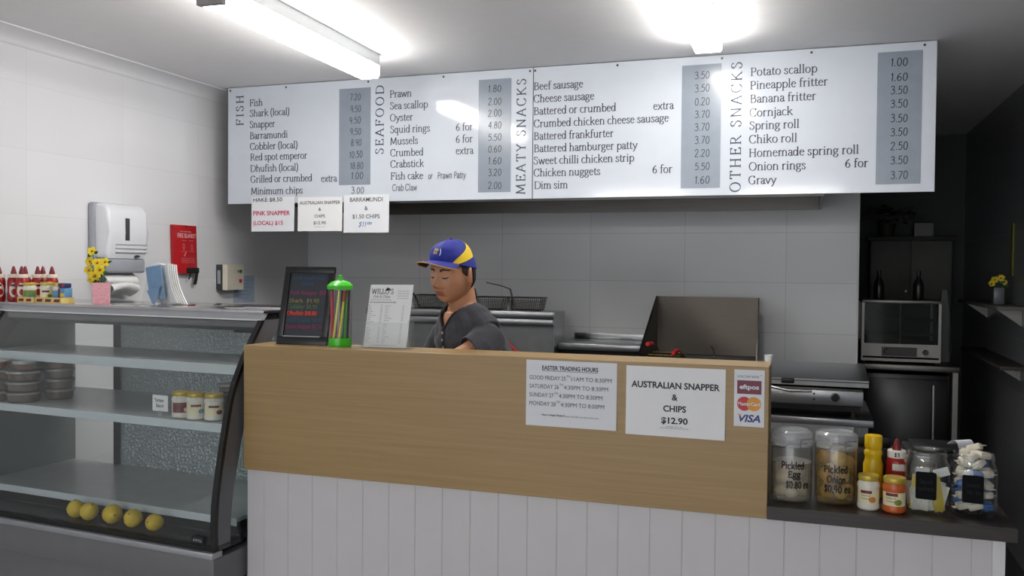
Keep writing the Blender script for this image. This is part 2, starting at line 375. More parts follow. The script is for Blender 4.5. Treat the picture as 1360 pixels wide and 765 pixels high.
# ------------------------------------------------------------------ fluorescent battens
pmat('white_metal', (214, 218, 220), 0.4, var=0.01)
pmat('lamp_diffuser', (255, 252, 248), 0.4, var=0.0, emit=LAMP)
pmat('grey_plastic', (150, 146, 144), 0.5)
def batten(label, far, near, w, top, hb, hd):
    """far / near = (x, y) of the two end centres; body height hb, diffuser height hd below it"""
    d = Vector((near[0] - far[0], near[1] - far[1])); L = d.length; rz = math.atan2(d.y, d.x)
    t = thing('ceiling_light', label, 'ceiling light', (far[0], far[1], top), rz, 'fluorescent ceiling lights')
    b = MB().box(0, L, -w / 2, w / 2, -hb, 0, 0.004); b.build('housing', 'white_metal', t, False)
    prof = [(-w / 2, 0), (w / 2, 0), (w / 2, -hd * .75), (w / 2 - .008, -hd), (-w / 2 + .008, -hd), (-w / 2, -hd * .75)]
    MB().prism(prof, lambda p: (0.006, p[0], p[1] - hb), lambda p: (L - .006, p[0], p[1] - hb)).build('diffuser', 'lamp_diffuser', t, False, ang=60)
    e = MB().box(L - .006, L + .02, -w / 2 - .002, w / 2 + .002, -hb - hd - .002, 0, 0.003); e.build('end_cap', 'grey_plastic', t, False)
    return t
batten('long ceiling light with a tall pale grey side, over the glass cabinet', (-2.087, 3.945), (-2.045, 2.67), 0.104, ZC, 0.057, 0.06)
batten('all-white ceiling light above the right half of the menu board', (-0.458, 4.09), (-0.43, 2.85), 0.124, ZC, 0.014, 0.054)

for k, x in enumerate((-2.9, -.9)): batten('ceiling light over the customer floor, %s of the shopfront' % ('left half', 'right half')[k], (x, -3.35), (x + 1.25, -3.35), .124, ZC, .014, .054)

# ------------------------------------------------------------------ menu boards
pmat('board_white', (204, 210, 219), 0.085, var=0.01, spec=0.6)
pmat('board_grey', (138, 147, 158), 0.2, var=0.04)
pmat('ink_serif', (58, 63, 72), 0.4, var=0.05)
pmat('ink_slate', (52, 66, 82), 0.4, var=0.05)
pmat('ink_marker', (40, 45, 52), 0.4, var=0.05)
pmat('ink_black', (24, 24, 26), 0.5, var=0.05)
pmat('paper', (228, 230, 234), 0.7, var=0.01)
pmat('paper_white', (238, 238, 238), 0.7, var=0.01)
pmat('screw', (90, 90, 92), 0.35, 1.0)
YBD = 4.418
ITEMS = [('Fish', -3.123, 2.53, 0.089),('Shark (local)', -3.123, 2.469, 0.27),('Snapper', -3.123, 2.404, 0.173),('Barramundi', -3.122, 2.339, 0.257),('Cobbler (local)', -3.121, 2.276, 0.322),('Red spot emperor', -3.118, 2.214, 0.382),('Dhufish (local)', -3.118, 2.148, 0.324),('Grilled or crumbed', -3.116, 2.085, 0.413),('extra', -2.647, 2.079, 0.102),('Minimum chips', -3.113, 2.016, 0.348),('Prawn', -2.217, 2.532, 0.133),('Sea scallop', -2.216, 2.467, 0.229),('Oyster', -2.216, 2.402, 0.141),('Squid rings', -2.214, 2.337, 0.241),('6 for', -1.823, 2.334, 0.099),('Mussels', -2.213, 2.273, 0.169),('6 for', -1.823, 2.27, 0.099),('Crumbed', -2.212, 2.209, 0.201),('extra', -1.822, 2.208, 0.102),('Crabstick', -2.211, 2.147, 0.203),('Fish cake', -2.209, 2.081, 0.197),('Beef sausage', -1.386, 2.527, 0.265),('Cheese sausage', -1.386, 2.462, 0.324),('Battered or crumbed', -1.385, 2.398, 0.437),('extra', -0.761, 2.394, 0.102),('Crumbed chicken cheese sausage', -1.384, 2.333, 0.702),('Battered frankfurter', -1.383, 2.268, 0.424),('Battered hamburger patty', -1.382, 2.204, 0.545),('Sweet chilli chicken strip', -1.383, 2.141, 0.53),('Chicken nuggets', -1.382, 2.078, 0.356),('6 for', -0.762, 2.079, 0.101),('Dim sim', -1.379, 2.013, 0.183),('Potato scallop', -0.294, 2.533, 0.305),('Pineapple fritter', -0.295, 2.469, 0.354),('Banana fritter', -0.294, 2.404, 0.302),('Cornjack', -0.296, 2.338, 0.2),('Spring roll', -0.296, 2.276, 0.231),('Chiko roll', -0.296, 2.21, 0.222),('Homemade spring roll', -0.297, 2.145, 0.497),('Onion rings', -0.296, 2.08, 0.263),('6 for', 0.139, 2.082, 0.102),('Gravy', -0.296, 2.014, 0.13)]
HAND = [('7.20', -2.464, 2.529, 0.069),('9.50', -2.461, 2.463, 0.068),('9.50', -2.468, 2.4, 0.074),('9.50', -2.463, 2.337, 0.071),('8.90', -2.457, 2.276, 0.068),('10.50', -2.467, 2.209, 0.085),('18.80', -2.462, 2.146, 0.085),('1.00', -2.455, 2.09, 0.078),('3.00', -2.454, 2.009, 0.082),('1.80', -1.64, 2.529, 0.076),('2.00', -1.639, 2.461, 0.076),('2.00', -1.639, 2.4, 0.077),('4.80', -1.638, 2.337, 0.076),('5.50', -1.638, 2.273, 0.077),('0.60', -1.637, 2.211, 0.076),('1.60', -1.637, 2.148, 0.077),('3.20', -1.636, 2.087, 0.076),('2.00', -1.636, 2.018, 0.077),('3.50', -0.56, 2.534, 0.074),('3.50', -0.559, 2.47, 0.074),('0.20', -0.558, 2.405, 0.074),('3.70', -0.557, 2.343, 0.074),('3.70', -0.557, 2.281, 0.074),('3.70', -0.556, 2.217, 0.074),('2.20', -0.555, 2.153, 0.074),('5.50', -0.554, 2.088, 0.074),('1.60', -0.553, 2.022, 0.074),('1.00', 0.327, 2.539, 0.074),('1.60', 0.328, 2.471, 0.074),('3.50', 0.329, 2.411, 0.074),('3.50', 0.33, 2.35, 0.074),('3.50', 0.331, 2.283, 0.074),('3.50', 0.332, 2.22, 0.074),('2.50', 0.333, 2.156, 0.075),('3.50', 0.334, 2.091, 0.075),('3.70', 0.335, 2.023, 0.075),('or', -1.983, 2.08, 0.026),('Prawn Patty', -1.928, 2.08, 0.166),('Crab Claw', -2.199, 2.019, 0.151)]
VERT = [('FISH', -3.166, 2.42, 0.178), ('SEAFOOD', -2.254, 2.222, 0.38), ('MEATY SNACKS', -1.429, 1.986, 0.604), ('OTHER SNACKS', -0.334, 1.975, 0.63)]
PRICE = [(-2.531, -2.334, 2.057, 2.596), (-1.692, -1.509, 2.0, 2.597), (-0.62, -0.43, 2.0, 2.603), (0.2735, 0.4625, 2.0, 2.605)]
SCREWS = [-3.257, -2.878, -2.35, -1.896, -1.407, -1.379, -0.944, -0.428, -0.016, 0.47]
for (x0, x1, lab, nm) in ((-3.273, -1.3905, 'white menu board headed FISH and SEAFOOD, left one of the two hung boards', 0), (-1.3865, 0.522, 'white menu board listing sausages, OTHER SNACKS and Gravy, right one of the two', 1)):
    t = thing('menu_board', lab, 'menu board', ((x0 + x1) / 2, YBD, 1.962), 0, 'menu boards under the ceiling')
    MB().box(x0, x1, YBD, YBD + .006, 1.962, 2.6435, 0.001, 1).build('panel', 'board_white', t)
    for a, b, c, d in PRICE:
        if x0 < a < x1:
            p = MB().box(a, b, YBD - .0012, YBD + .001, c, d).build('price_panel', 'board_grey', t)
    for s, x, z, w in ITEMS:
        if x0 < x < x1: m = MB(); pen(m, s, onY(YBD - .0008), x, z, 0.0385, w, 8.8, 4.0); m.build('dish_name', 'ink_serif', t, smooth=False, recalc=False)
    for s, x, z, w in HAND:
        if x0 < x < x1: m = MB(); pen(m, s, onY(YBD - .0022), x, z, 0.036 if not s[0].isalpha() else 0.034, w, 7.0, 5.6, False, 2, 0.25, 0.06); m.build('price' if not s[0].isalpha() else 'marker_note', 'ink_marker', t, smooth=False, recalc=False)
    for s, x, z, w in [(wd, x, z + w * (pen_width(s[:s.index(wd)], 14) + 14) / pen_width(s, 14) if s.index(wd) else z, w * pen_width(wd, 14) / pen_width(s, 14)) for s, x, z, w in VERT for wd in s.split()]:
        if x0 < x < x1: m = MB(); pen(m, s, lambda u, v, x=x, z=z: (x - v, YBD - .0008, z + u), 0, 0, 0.049, w, 8.4, 3.8, True, 14); m.build('heading', 'ink_slate', t, smooth=False, recalc=False)
    for sx in SCREWS:
        if x0 < sx < x1: MB().lathe([(0, 0), (.005, .0005), (.006, .002), (.006, .004)], seg=10, M=Matrix.Translation((sx, YBD - .003, 2.627)) @ Matrix.Rotation(-math.pi / 2, 4, 'X')).build('screw', 'screw', t)

# small notices stuck under the left board
pmat('ink_pink', (196, 52, 96), 0.5)
pmat('ink_blue', (70, 120, 170), 0.5)
def notice(name, label, x0, x1, z0, z1, y, lines, matname='paper', group=None, curl=0.004):
    t = thing(name, label, 'notice', ((x0 + x1) / 2, y, z0), 0, group)
    MB().grid(6, 6, lambda u, v: (x0 + (x1 - x0) * u, y - curl * (1 - v) ** 2 * (0.4 + 0.6 * u), z0 + (z1 - z0) * v), (0, .0006, 0)).build('sheet', matname, t)
    f = lambda u, v: (u, y - .0009 - curl * (1 - min(1, max(0, (v - z0) / (z1 - z0)))) ** 2 * (0.4 + 0.6 * (u - x0) / (x1 - x0)), v)
    for kind, s, xx, zz, prm, ik in lines:
        m = MB()
        if kind == 'sans': sans(m, s, f, xx, zz, **prm)
        elif kind == 'pen': pen(m, s, f, xx, zz, **prm)
        elif kind == 'bar': m.box(xx, xx + prm[0], f(xx, zz)[1], f(xx, zz)[1] + .0002, zz, zz + prm[1])
        m.build('printed_line', ik, t, smooth=False, recalc=False)
    return t
YN = 4.411
notice('paper_notice', 'paper notice reading HAKE with PINK SNAPPER in pink, under the menu board', -3.104, -2.816, 1.799, 1.999, YN, [
    ('sans', 'HAKE $8.50', -3.092, 1.972, dict(cap=.024, width=.196, bold=.01), 'ink_serif'),
    ('sans', 'PINK SNAPPER', -3.092, 1.893, dict(cap=.026, width=.248, bold=.022), 'ink_pink'),
    ('sans', '(LOCAL) $15', -3.092, 1.837, dict(cap=.024, width=.202, bold=.022), 'ink_pink')], group='small notices under the menu board')
notice('paper_notice', 'paper notice reading AUSTRALIAN SNAPPER, middle of the three under the menu board', -2.793, -2.505, 1.799, 1.993, YN, [
    ('sans', 'AUSTRALIAN SNAPPER', -2.649, 1.952, dict(cap=.019, width=.262, bold=.012, align='c'), 'ink_serif'),
    ('sans', '&', -2.649, 1.915, dict(cap=.018, bold=.024, align='c'), 'ink_serif'),
    ('sans', 'CHIPS', -2.649, 1.876, dict(cap=.018, width=.068, bold=.012, align='c'), 'ink_serif'),
    ('sans', '$12.90', -2.649, 1.838, dict(cap=.018, width=.08, bold=.012, align='c'), 'ink_serif'),
    ('sans', 'available all day', -2.649, 1.822, dict(cap=.004, width=.07, align='c'), 'ink_serif')], 'paper_white', group='small notices under the menu board')
notice('paper_notice', 'paper notice reading BARRAMUNDI with a handwritten blue price', -2.4965, -2.2135, 1.789, 2.001, YN, [
    ('sans', 'BARRAMUNDI', -2.355, 1.962, dict(cap=.025, width=.204, align='c', bold=.006), 'ink_serif'),
    ('sans', '&', -2.355, 1.914, dict(cap=.024, align='c', bold=.006), 'ink_serif'),
    ('sans', '$1.50 CHIPS', -2.355, 1.868, dict(cap=.024, width=.17, align='c', bold=.006), 'ink_serif'),
    ('pen', '$11', -2.405, 1.822, dict(cap=.027, width=.05, serif=False, thick=7, thin=6, slant=.2), 'ink_blue'),
    ('pen', '.00', -2.352, 1.835, dict(cap=.013, width=.034, serif=False, thick=12, thin=12), 'ink_blue')], group='small notices under the menu board')

# ------------------------------------------------------------------ range hood behind the board
steelmat('steel', (176, 178, 180), 0.3); steelmat('steel_dark', (86, 81, 75), 0.36); steelmat('steel_bright', (205, 207, 209), 0.24)
steelmat('hood_steel', (118, 116, 112), 0.4)
t = thing('range_hood', 'stainless range hood behind the menu board, only its lower edge showing', 'range hood', (-1.4, 4.97, 1.95))
m = MB(); X0, X1 = -2.95, 0.05
m.box(X0, X1, 4.46, 4.475, 1.9555, 2.645); m.box(X0, X1, 5.46, 5.475, 1.9555, 2.645); m.box(X0, X0 + .015, 4.475, 5.46, 1.9555, 2.645); m.box(X1 - .015, X1, 4.475, 5.46, 1.9555, 2.645)
m.build('canopy', 'hood_steel', t)
MB().box(X0 + .015, X1 - .015, 4.475, 5.46, 2.05, 2.06).build('filter_tray', 'hood_steel', t)

# ------------------------------------------------------------------ counter
woodmat('oak_laminate', (155, 126, 81), (167, 138, 92), (0.8, 10, 34), 0.38)
woodmat('dark_laminate', (36, 30, 28), (56, 47, 44), (1.2, 9, 30), 0.35)
pmat('vj_white', (206, 203, 204), 0.35, var=0.012)
t = thing('counter_screen', 'pale oak box screen raised along the counter, with notices on its front', 'counter screen', (-1.02, 2.78, .868))
MB().box(-1.925, -.113, 2.69, 2.86, .868, 1.315, .0015, 1).build('box_panel', 'oak_laminate', t)
cup = thing('counter_cupboard', 'white cupboard carcass under the back of the dark worktop', 'cupboard', (.2, 3.05, 0))
t = thing('serving_counter', 'white grooved timber-board counter base below the oak screen', 'counter', (-.7, 2.9, 0))
m = MB(); xs = sorted([.2345 + .0995 * k for k in range(-22, 3)]); pts = [(-1.925, 2.715)]
for x in xs:
    if -1.9 < x < .47: pts += [(x - .0025, 2.715), (x, 2.7173), (x + .0025, 2.715)]
pts += [(.482, 2.715), (.482, 2.74), (-1.925, 2.74)]
m.prism(pts, lambda p: (p[0], p[1], 0), lambda p: (p[0], p[1], .8675)); m.build('board_cladding', 'vj_white', t, ang=20)
MB().box(.4825, .515, 2.712, 2.86, 0, .872, .001, 1).build('end_trim', 'edge_trim', t)
MB().box(-.09, .48, 2.87, 3.26, .0, .871).build('cabinet_body', 'vj_white', cup)
t = tag(MB().prism([(-.112, 2.668), (.535, 2.668), (.535, 3.3), (-.112, 3.3)], lambda p: (p[0], p[1], .873), lambda p: (p[0], p[1], .911)).build('worktop', 'dark_laminate'), 'dark wood-grain worktop on the white counter base, under the jars', 'worktop')

# notices on the oak screen
YP = 2.6885
S_ = lambda s, x, z, w, cap=.0145, **k: ('sans', s, x, z, dict(cap=cap, width=w, **k), 'ink_serif')
notice('paper_notice', 'white paper notice on the oak screen headed EASTER TRADING HOURS', -.8595, -.565, 1.098, 1.3075, YP, [
    ('sans', 'EASTER TRADING HOURS', -.7155, 1.2775, dict(cap=.0135, width=.182, align='c', bold=.024), 'ink_black'), ('bar', '', -.8065, 1.2735, (.182, .0012), 'ink_black'),
    S_('GOOD FRIDAY 25', -.848, 1.2455, .119, .0135), S_('TH', -.7265, 1.256, .012, .0075), S_('11AM TO 8:30PM', -.7105, 1.2455, .129, .0135),
    S_('SATURDAY 26', -.848, 1.218, .097, .0135), S_('TH', -.749, 1.2285, .012, .0075), S_('4:30PM TO 8:30PM', -.7345, 1.218, .142, .0135),
    S_('SUNDAY 27', -.848, 1.1905, .08, .0135), S_('TH', -.766, 1.201, .012, .0075), S_('4:30PM TO 8:30PM', -.751, 1.1905, .141, .0135),
    S_('MONDAY 28', -.848, 1.163, .087, .0135), S_('TH', -.759, 1.1735, .012, .0075), S_('4:30PM TO 8:00PM', -.744, 1.163, .14, .0135),
    ('sans', 'Have a happy Easter!!', -.806, 1.132, dict(cap=.0055, width=.076, bold=.02), 'ink_black'), S_('from the fish and chip shop team', -.728, 1.131, .108, .0045)], group='printed notices on the oak screen')
notice('paper_notice', 'large-print paper notice on the oak screen reading AUSTRALIAN SNAPPER & CHIPS', -.536, -.237, 1.0915, 1.303, YP, [
    ('sans', 'AUSTRALIAN SNAPPER', -.3865, 1.238, dict(cap=.0195, width=.266, align='c', bold=.028), 'ink_black'), ('sans', '&', -.3865, 1.203, dict(cap=.019, align='c', bold=.028), 'ink_black'),
    ('sans', 'CHIPS', -.3865, 1.168, dict(cap=.019, width=.069, align='c', bold=.028), 'ink_black'), ('sans', '$12.90', -.3865, 1.132, dict(cap=.019, width=.08, align='c', bold=.028), 'ink_black'),
    S_('available every day', -.3865, 1.1215, .05, .0032, align='c'), S_('served with chips and a slice of lemon', -.3865, 1.1165, .086, .0034, align='c')], 'paper_white', group='printed notices on the oak screen', curl=.007)
# card payment sticker
pmat('eftpos_red', (112, 18, 46), 0.4); pmat('card_red', (196, 24, 34), 0.4); pmat('card_gold', (222, 148, 26), 0.4); pmat('visa_blue', (26, 44, 120), 0.4); pmat('bank_green', (70, 110, 104), 0.4)
t = thing('payment_sticker', 'white sticker of payment logos at the right end of the oak screen', 'sticker', (-.169, YP, 1.137))
x0, x1 = -.212, -.1255; f1 = onY(YP - .0006); f2 = onY(YP - .001)
MB().box(x0, x1, YP, YP + .0012, 1.137, 1.305).build('sticker_sheet', 'paper', t)
m = MB(); sans(m, 'SUNCORP BANK', f1, x0 + .008, 1.2815, .0075, .064); m.build('bank_name', 'bank_green', t, smooth=False, recalc=False)
m = MB(); m.prism([(-.1385, 1.2885), (-.133, 1.293), (-.1345, 1.288)], lambda p: f1(*p), lambda p: (p[0], YP, p[1])); m.build('bank_emblem', 'card_gold', t)
MB().box(x0 + .0085, x1 - .0085, YP - .0005, YP, 1.2335, 1.2735).build('red_panel', 'eftpos_red', t)
m = MB(); sans(m, 'eftpos', f2, (x0 + x1) / 2, 1.2485, .0135, .056, .03, 'c'); m.build('panel_word', 'paper', t, smooth=False, recalc=False)
for nm, cx, yy in (('card_red', x0 + .0295, .0003), ('card_gold', x1 - .0295, .0006)):
    MB().lathe([(0, 0), (.0208, 0), (.0208, .0004)], seg=32, M=Matrix.Translation((cx, YP - yy, 1.2045)) @ Matrix.Rotation(math.pi / 2, 4, 'X')).build('card_disc', nm, t)
m = MB(); sans(m, 'MasterCard', onY(YP - .0016), (x0 + x1) / 2, 1.1995, .0105, .064, .025, 'c'); m.build('card_word', 'paper', t, smooth=False, recalc=False)
m = MB(); sans(m, 'VISA', f1, (x0 + x1) / 2 + .002, 1.1515, .0215, .062, .03, 'c', .25); m.build('blue_word', 'visa_blue', t, smooth=False, recalc=False)
m = MB(); m.prism([(x0 + .01, 1.1735), (x0 + .018, 1.1735), (x0 + .02, 1.166)], lambda p: f2(*p), lambda p: (p[0], YP, p[1])); m.build('gold_flash', 'card_gold', t)
# ------------------------------------------------------------------ refrigerated display cabinet
pmat('cabinet_grey', (110, 110, 113), 0.4, var=0.03); pmat('cabinet_dark', (40, 42, 45), 0.4); pmat('rubber_black', (14, 14, 15), 0.4)
pmat('aluminium', (170, 172, 176), 0.35, 0.6); pmat('fascia_grey', (192, 195, 198), 0.4, var=0.02); pmat('shelf_strip', (206, 215, 218), 0.4, var=0.02)
pmat('liner_dark', (64, 68, 70), 0.3); pmat('liner_grey', (120, 127, 126), 0.45, var=0.05); pmat('shelf_steel', (190, 192, 192), 0.3, 0.2)
steelmat('slab_steel', (196, 192, 192), 0.09, (1, 1, 1))
glassmat('cabinet_glass', (0.95, 0.965, 0.965), 0.01, 1.6); glassmat('end_glass', (0.9, 0.94, 0.935), 0.02)
# rear door: hammered glass, a pale surface, its glints painted as bright specks of colour
m_ = bpy.data.materials.new('hammered_glass'); m_.use_nodes = True; nt = m_.node_tree; nt.nodes.clear(); MATS['hammered_glass'] = m_
tc = nt.nodes.new('ShaderNodeTexCoord'); vo = nt.nodes.new('ShaderNodeTexVoronoi'); vo.inputs['Scale'].default_value = 75
nt.links.new(tc.outputs['Object'], vo.inputs['Vector'])
bp = nt.nodes.new('ShaderNodeBump'); bp.inputs['Strength'].default_value = 1.0; bp.inputs['Distance'].default_value = 0.006; nt.links.new(vo.outputs['Distance'], bp.inputs['Height'])
trn = nt.nodes.new('ShaderNodeBsdfTransparent'); trn.inputs[0].default_value = (0.84, 0.9, 0.91, 1)
tl = nt.nodes.new('ShaderNodeBsdfTranslucent'); tl.inputs[0].default_value = (0.75, 0.82, 0.84, 1)
dfs = nt.nodes.new('ShaderNodeBsdfDiffuse'); spk = nt.nodes.new('ShaderNodeValToRGB'); spk.color_ramp.elements[0].position = .13; spk.color_ramp.elements[1].position = .3; spk.color_ramp.elements[0].color = (.95, .98, .98, 1); spk.color_ramp.elements[1].color = (.36, .42, .43, 1); nt.links.new(vo.outputs['Distance'], spk.inputs[0]); nt.links.new(spk.outputs[0], dfs.inputs[0])
gls = nt.nodes.new('ShaderNodeBsdfGlossy'); gls.inputs['Roughness'].default_value = 0.12; nt.links.new(bp.outputs[0], gls.inputs['Normal'])
m1 = nt.nodes.new('ShaderNodeMixShader'); m1.inputs[0].default_value = 0.7; nt.links.new(tl.outputs[0], m1.inputs[1]); nt.links.new(dfs.outputs[0], m1.inputs[2])
m2 = nt.nodes.new('ShaderNodeMixShader'); m2.inputs[0].default_value = 0.75; nt.links.new(trn.outputs[0], m2.inputs[1]); nt.links.new(m1.outputs[0], m2.inputs[2])
m3 = nt.nodes.new('ShaderNodeMixShader'); m3.inputs[0].default_value = 0.22; nt.links.new(m2.outputs[0], m3.inputs[1]); nt.links.new(gls.outputs[0], m3.inputs[2])
oo = nt.nodes.new('ShaderNodeOutputMaterial'); nt.links.new(m3.outputs[0], oo.inputs[0])

CA = math.radians(4.46); CP = (-1.951, 2.57); L = 1.42
cab = thing('display_cabinet', 'grey curved-glass refrigerated display cabinet left of the counter', 'display cabinet', (CP[0], CP[1], 0), -CA)
def cw(u, v, z): return Vector((CP[0] + u * math.cos(CA) + v * math.sin(CA), CP[1] - u * math.sin(CA) + v * math.cos(CA), z))
PROF = [(.0, .602), (-.004, .64), (-.004, .70), (.002, .778), (.018, .872), (.045, 1.0), (.079, 1.13), (.13, 1.234), (.187, 1.318), (.246, 1.396)]
PR2 = _catmull(PROF, 4)
P_ = lambda m, n, mt, **k: m.build(n, mt, cab, False, **k)
P_(MB().box(-L, 0, .02, .62, .06, .465, .004), 'kick_panel', 'cabinet_grey')
P_(MB().box(-L, 0, -.012, .62, .47, .576, .004), 'apron_panel', 'cabinet_grey')
P_(MB().box(-L, .002, -.022, .03, .577, .599, .003), 'front_rail', 'aluminium')
P_(MB().box(-L, 0, -.006, .13, .6, .618), 'sill', 'rubber_black')
m = MB(); poly = PR2 + [(v + .005, z) for v, z in reversed(PR2)]
m.prism(poly, lambda p: (-L + .03, p[0], p[1]), lambda p: (-.018, p[0], p[1])); P_(m, 'front_glass', 'cabinet_glass')
for u0, u1, nm in ((-.018, 0, 'end'), (-L, -L + .03, 'end')):
    m = MB(); poly = [(v + .012, z) for v, z in PR2] + [(v + .075 + .05 * (z - .6), z) for v, z in reversed(PR2)]
    m.prism(poly, lambda p: (u0, p[0], p[1]), lambda p: (u1, p[0], p[1])); P_(m, 'end_frame', 'cabinet_grey')
    m = MB(); poly = [(v - .004, z) for v, z in PR2] + [(v + .012, z) for v, z in reversed(PR2)]
    m.prism(poly, lambda p: (u0 - .001, p[0], p[1]), lambda p: (u1 + .002, p[0], p[1])); P_(m, 'edge_seal', 'rubber_black')
m = MB(); poly = [(v + .075 + .05 * (z - .6), z) for v, z in PR2] + [(.62, 1.396), (.62, .602)]
m.prism(poly, lambda p: (-.008, p[0], p[1]), lambda p: (-.002, p[0], p[1])); P_(m, 'end_glass', 'end_glass')
m = MB(); m.prism(poly, lambda p: (-L + .004, p[0], p[1]), lambda p: (-L + .02, p[0], p[1])); P_(m, 'side_lining', 'liner_grey')
P_(MB().box(-L - .02, .006, .243, .64, 1.4215, 1.434, .002), 'top_slab', 'slab_steel')
m = MB(); m.prism([(.268, 1.421), (.258, 1.400), (.249, 1.396), (.262, 1.396), (.285, 1.421)], lambda p: (-L, p[0], p[1]), lambda p: (-.006, p[0], p[1])); P_(m, 'fascia', 'fascia_grey')
P_(MB().box(-L, -.006, .2455, .252, 1.394, 1.4), 'fascia_lip', 'edge_trim')
P_(MB().box(-L + .03, -.02, .275, .36, 1.352, 1.42, .004), 'light_housing', 'cabinet_dark')
P_(MB().box(-L + .03, -.02, .262, .275, 1.366, 1.39, .003), 'light_tube_cover', 'cabinet_grey')
for z, v0, v1, st in ((1.234, .165, .50, .036), (1.033, .072, .56, .031), (.683, .125, .60, .028)):
    P_(MB().box(-L + .03, -.02, v0 + .004, v1, z - .014, z - .001), 'shelf', 'shelf_steel')
    P_(MB().box(-L + .03, -.019, v0, v0 + .004, z - st, z, .001, 1), 'shelf_strip', 'shelf_strip')
P_(MB().box(-L + .03, -.02, .13, .6, .60, .622), 'well_floor', 'liner_dark')
m = MB(); m.box(-L + .02, -.004, .60, .62, 1.36, 1.421); m.box(-L + .02, -.004, .60, .62, .60, .66); m.box(-.04, -.004, .60, .62, .66, 1.36); m.box(-1.135, -1.095, .60, .62, .66, 1.36)
P_(m, 'rear_frame', 'cabinet_dark')
P_(MB().box(-1.1, -.04, .606, .612, .66, 1.36), 'rear_door', 'hammered_glass')
P_(MB().box(-.42, -.24, .575, .606, 1.315, 1.36, .004), 'door_handle', 'cabinet_dark')
P_(MB().box(-.1, -.045, -.012, -.006, .622, .648, .001, 1), 'badge', 'rubber_black')
m = MB(); sans(m, 'FPG', lambda u, v: (u, -.0125, v), -.0725, .63, .010, .036, .0, 'c'); P_(m, 'badge_lettering', 'fascia_grey', smooth=False, recalc=False)
# ------------------------------------------------------------------ inside the cabinet
pmat('lemon_yellow', (224, 192, 44), 0.42, var=0.08, scale=60, bump=0.25); pmat('lemon_stem', (120, 104, 40), 0.6)
lem_lab = ['leftmost lemon in the cabinet, tucked behind the one beside it', 'orange-tinged lemon overlapping the leftmost lemon', 'largest lemon, middle of the row at the foot of the glass', 'round lemon second from the right end of the row', 'rightmost lemon in the cabinet, its navel facing out']
PL = [(0, -1.18), (.25, -1.12), (.42, -1.0), (.62, -.82), (.86, -.5), (.98, -.12), (.98, .2), (.84, .55), (.6, .84), (.36, 1.02), (.2, 1.12), (0, 1.2)]
for (u, v, r, rx, rz), lb in zip([(-.742, .058, .033, .3, .4), (-.664, .052, .034, .7, 1.2), (-.547, .055, .037, 1.45, .9), (-.439, .052, .034, .9, .2), (-.333, .05, .032, 1.3, 0)], lem_lab):
    p = cw(u, v, .619 + r); t = thing('lemon', lb, 'lemon', (p.x, p.y, .619), 0, 'lemons at the foot of the cabinet glass')
    M = Matrix.Translation((0, 0, r)) @ Matrix.Rotation(rz, 4, 'Z') @ Matrix.Rotation(rx, 4, 'X')
    MB().lathe([(a * r, b * r) for a, b in PL], seg=22, M=M).build('rind', 'lemon_yellow', t, False)
    MB().lathe([(0, 1.21 * r), (.1 * r, 1.2 * r), (.12 * r, 1.14 * r)], seg=8, M=M).build('stem_end', 'lemon_stem', t, False)
glassmat('tub_plastic', (0.93, 0.93, 0.91), 0.15, 1.45, 0.1, (0.5, 0.46, 0.42))
glassmat('tub_lid_plastic', (0.95, 0.96, 0.96), 0.12, 1.45, 0.28, (0.6, 0.6, 0.58))
pmat('brown_salad', (112, 94, 78), 0.6, var=0.3, scale=70); pmat('red_salad', (122, 72, 60), 0.6, var=0.3, scale=70)
def tub(u, v, z, r, h, lab, fill='brown_salad'):
    p = cw(u, v, z); t = thing('food_tub', lab, 'food tub', (p.x, p.y, z), 0, 'round food tubs stacked on the shelf')
    MB().lathe([(0, 0), (r * .86, 0), (r * .9, .003), (r * .98, h - .004), (r * .96, h - .004), (r * .88, .004), (0, .004)], seg=26).build('tub', 'tub_plastic', t, False)
    MB().lathe([(0, .005), (r * .86, .005), (r * .93, h * .8), (0, h * .82)], seg=24).build('filling', fill, t, False)
    MB().lathe([(0, h - .004), (r * .9, h - .004), (r * .93, h - .001), (r * 1.03, h), (r * 1.03, h - .006), (r * 1.05, h - .006), (r * 1.05, h + .002), (0, h + .002)], seg=28).build('lid', 'tub_lid_plastic', t, False)
for i in range(4): tub(-1.075, .265, 1.033 + i * .043, .057, .04, 'round salad tub in the right-hand stack of tubs, %s' % ['at its bottom', 'second from the bottom', 'third from the bottom', 'on its top'][i])
for i in range(3): tub(-1.13, .14, 1.033 + i * .043, .066, .04, 'round salad tub in the wide front stack, %s' % ['at its bottom', 'in the middle', 'third up with a small tub on it'][i])
tub(-1.126, .14, 1.033 + 3 * .043, .043, .034, 'small tub of red filling on top of the wide front stack', 'red_salad')
for i in range(4): tub(-1.25, .122, 1.033 + i * .043, .05, .04, 'round salad tub at the left edge of the picture, %s' % ['at the bottom of its stack', 'second up in its stack', 'third up in its stack', 'topmost of its stack'][i], 'red_salad' if i == 3 else 'brown_salad')
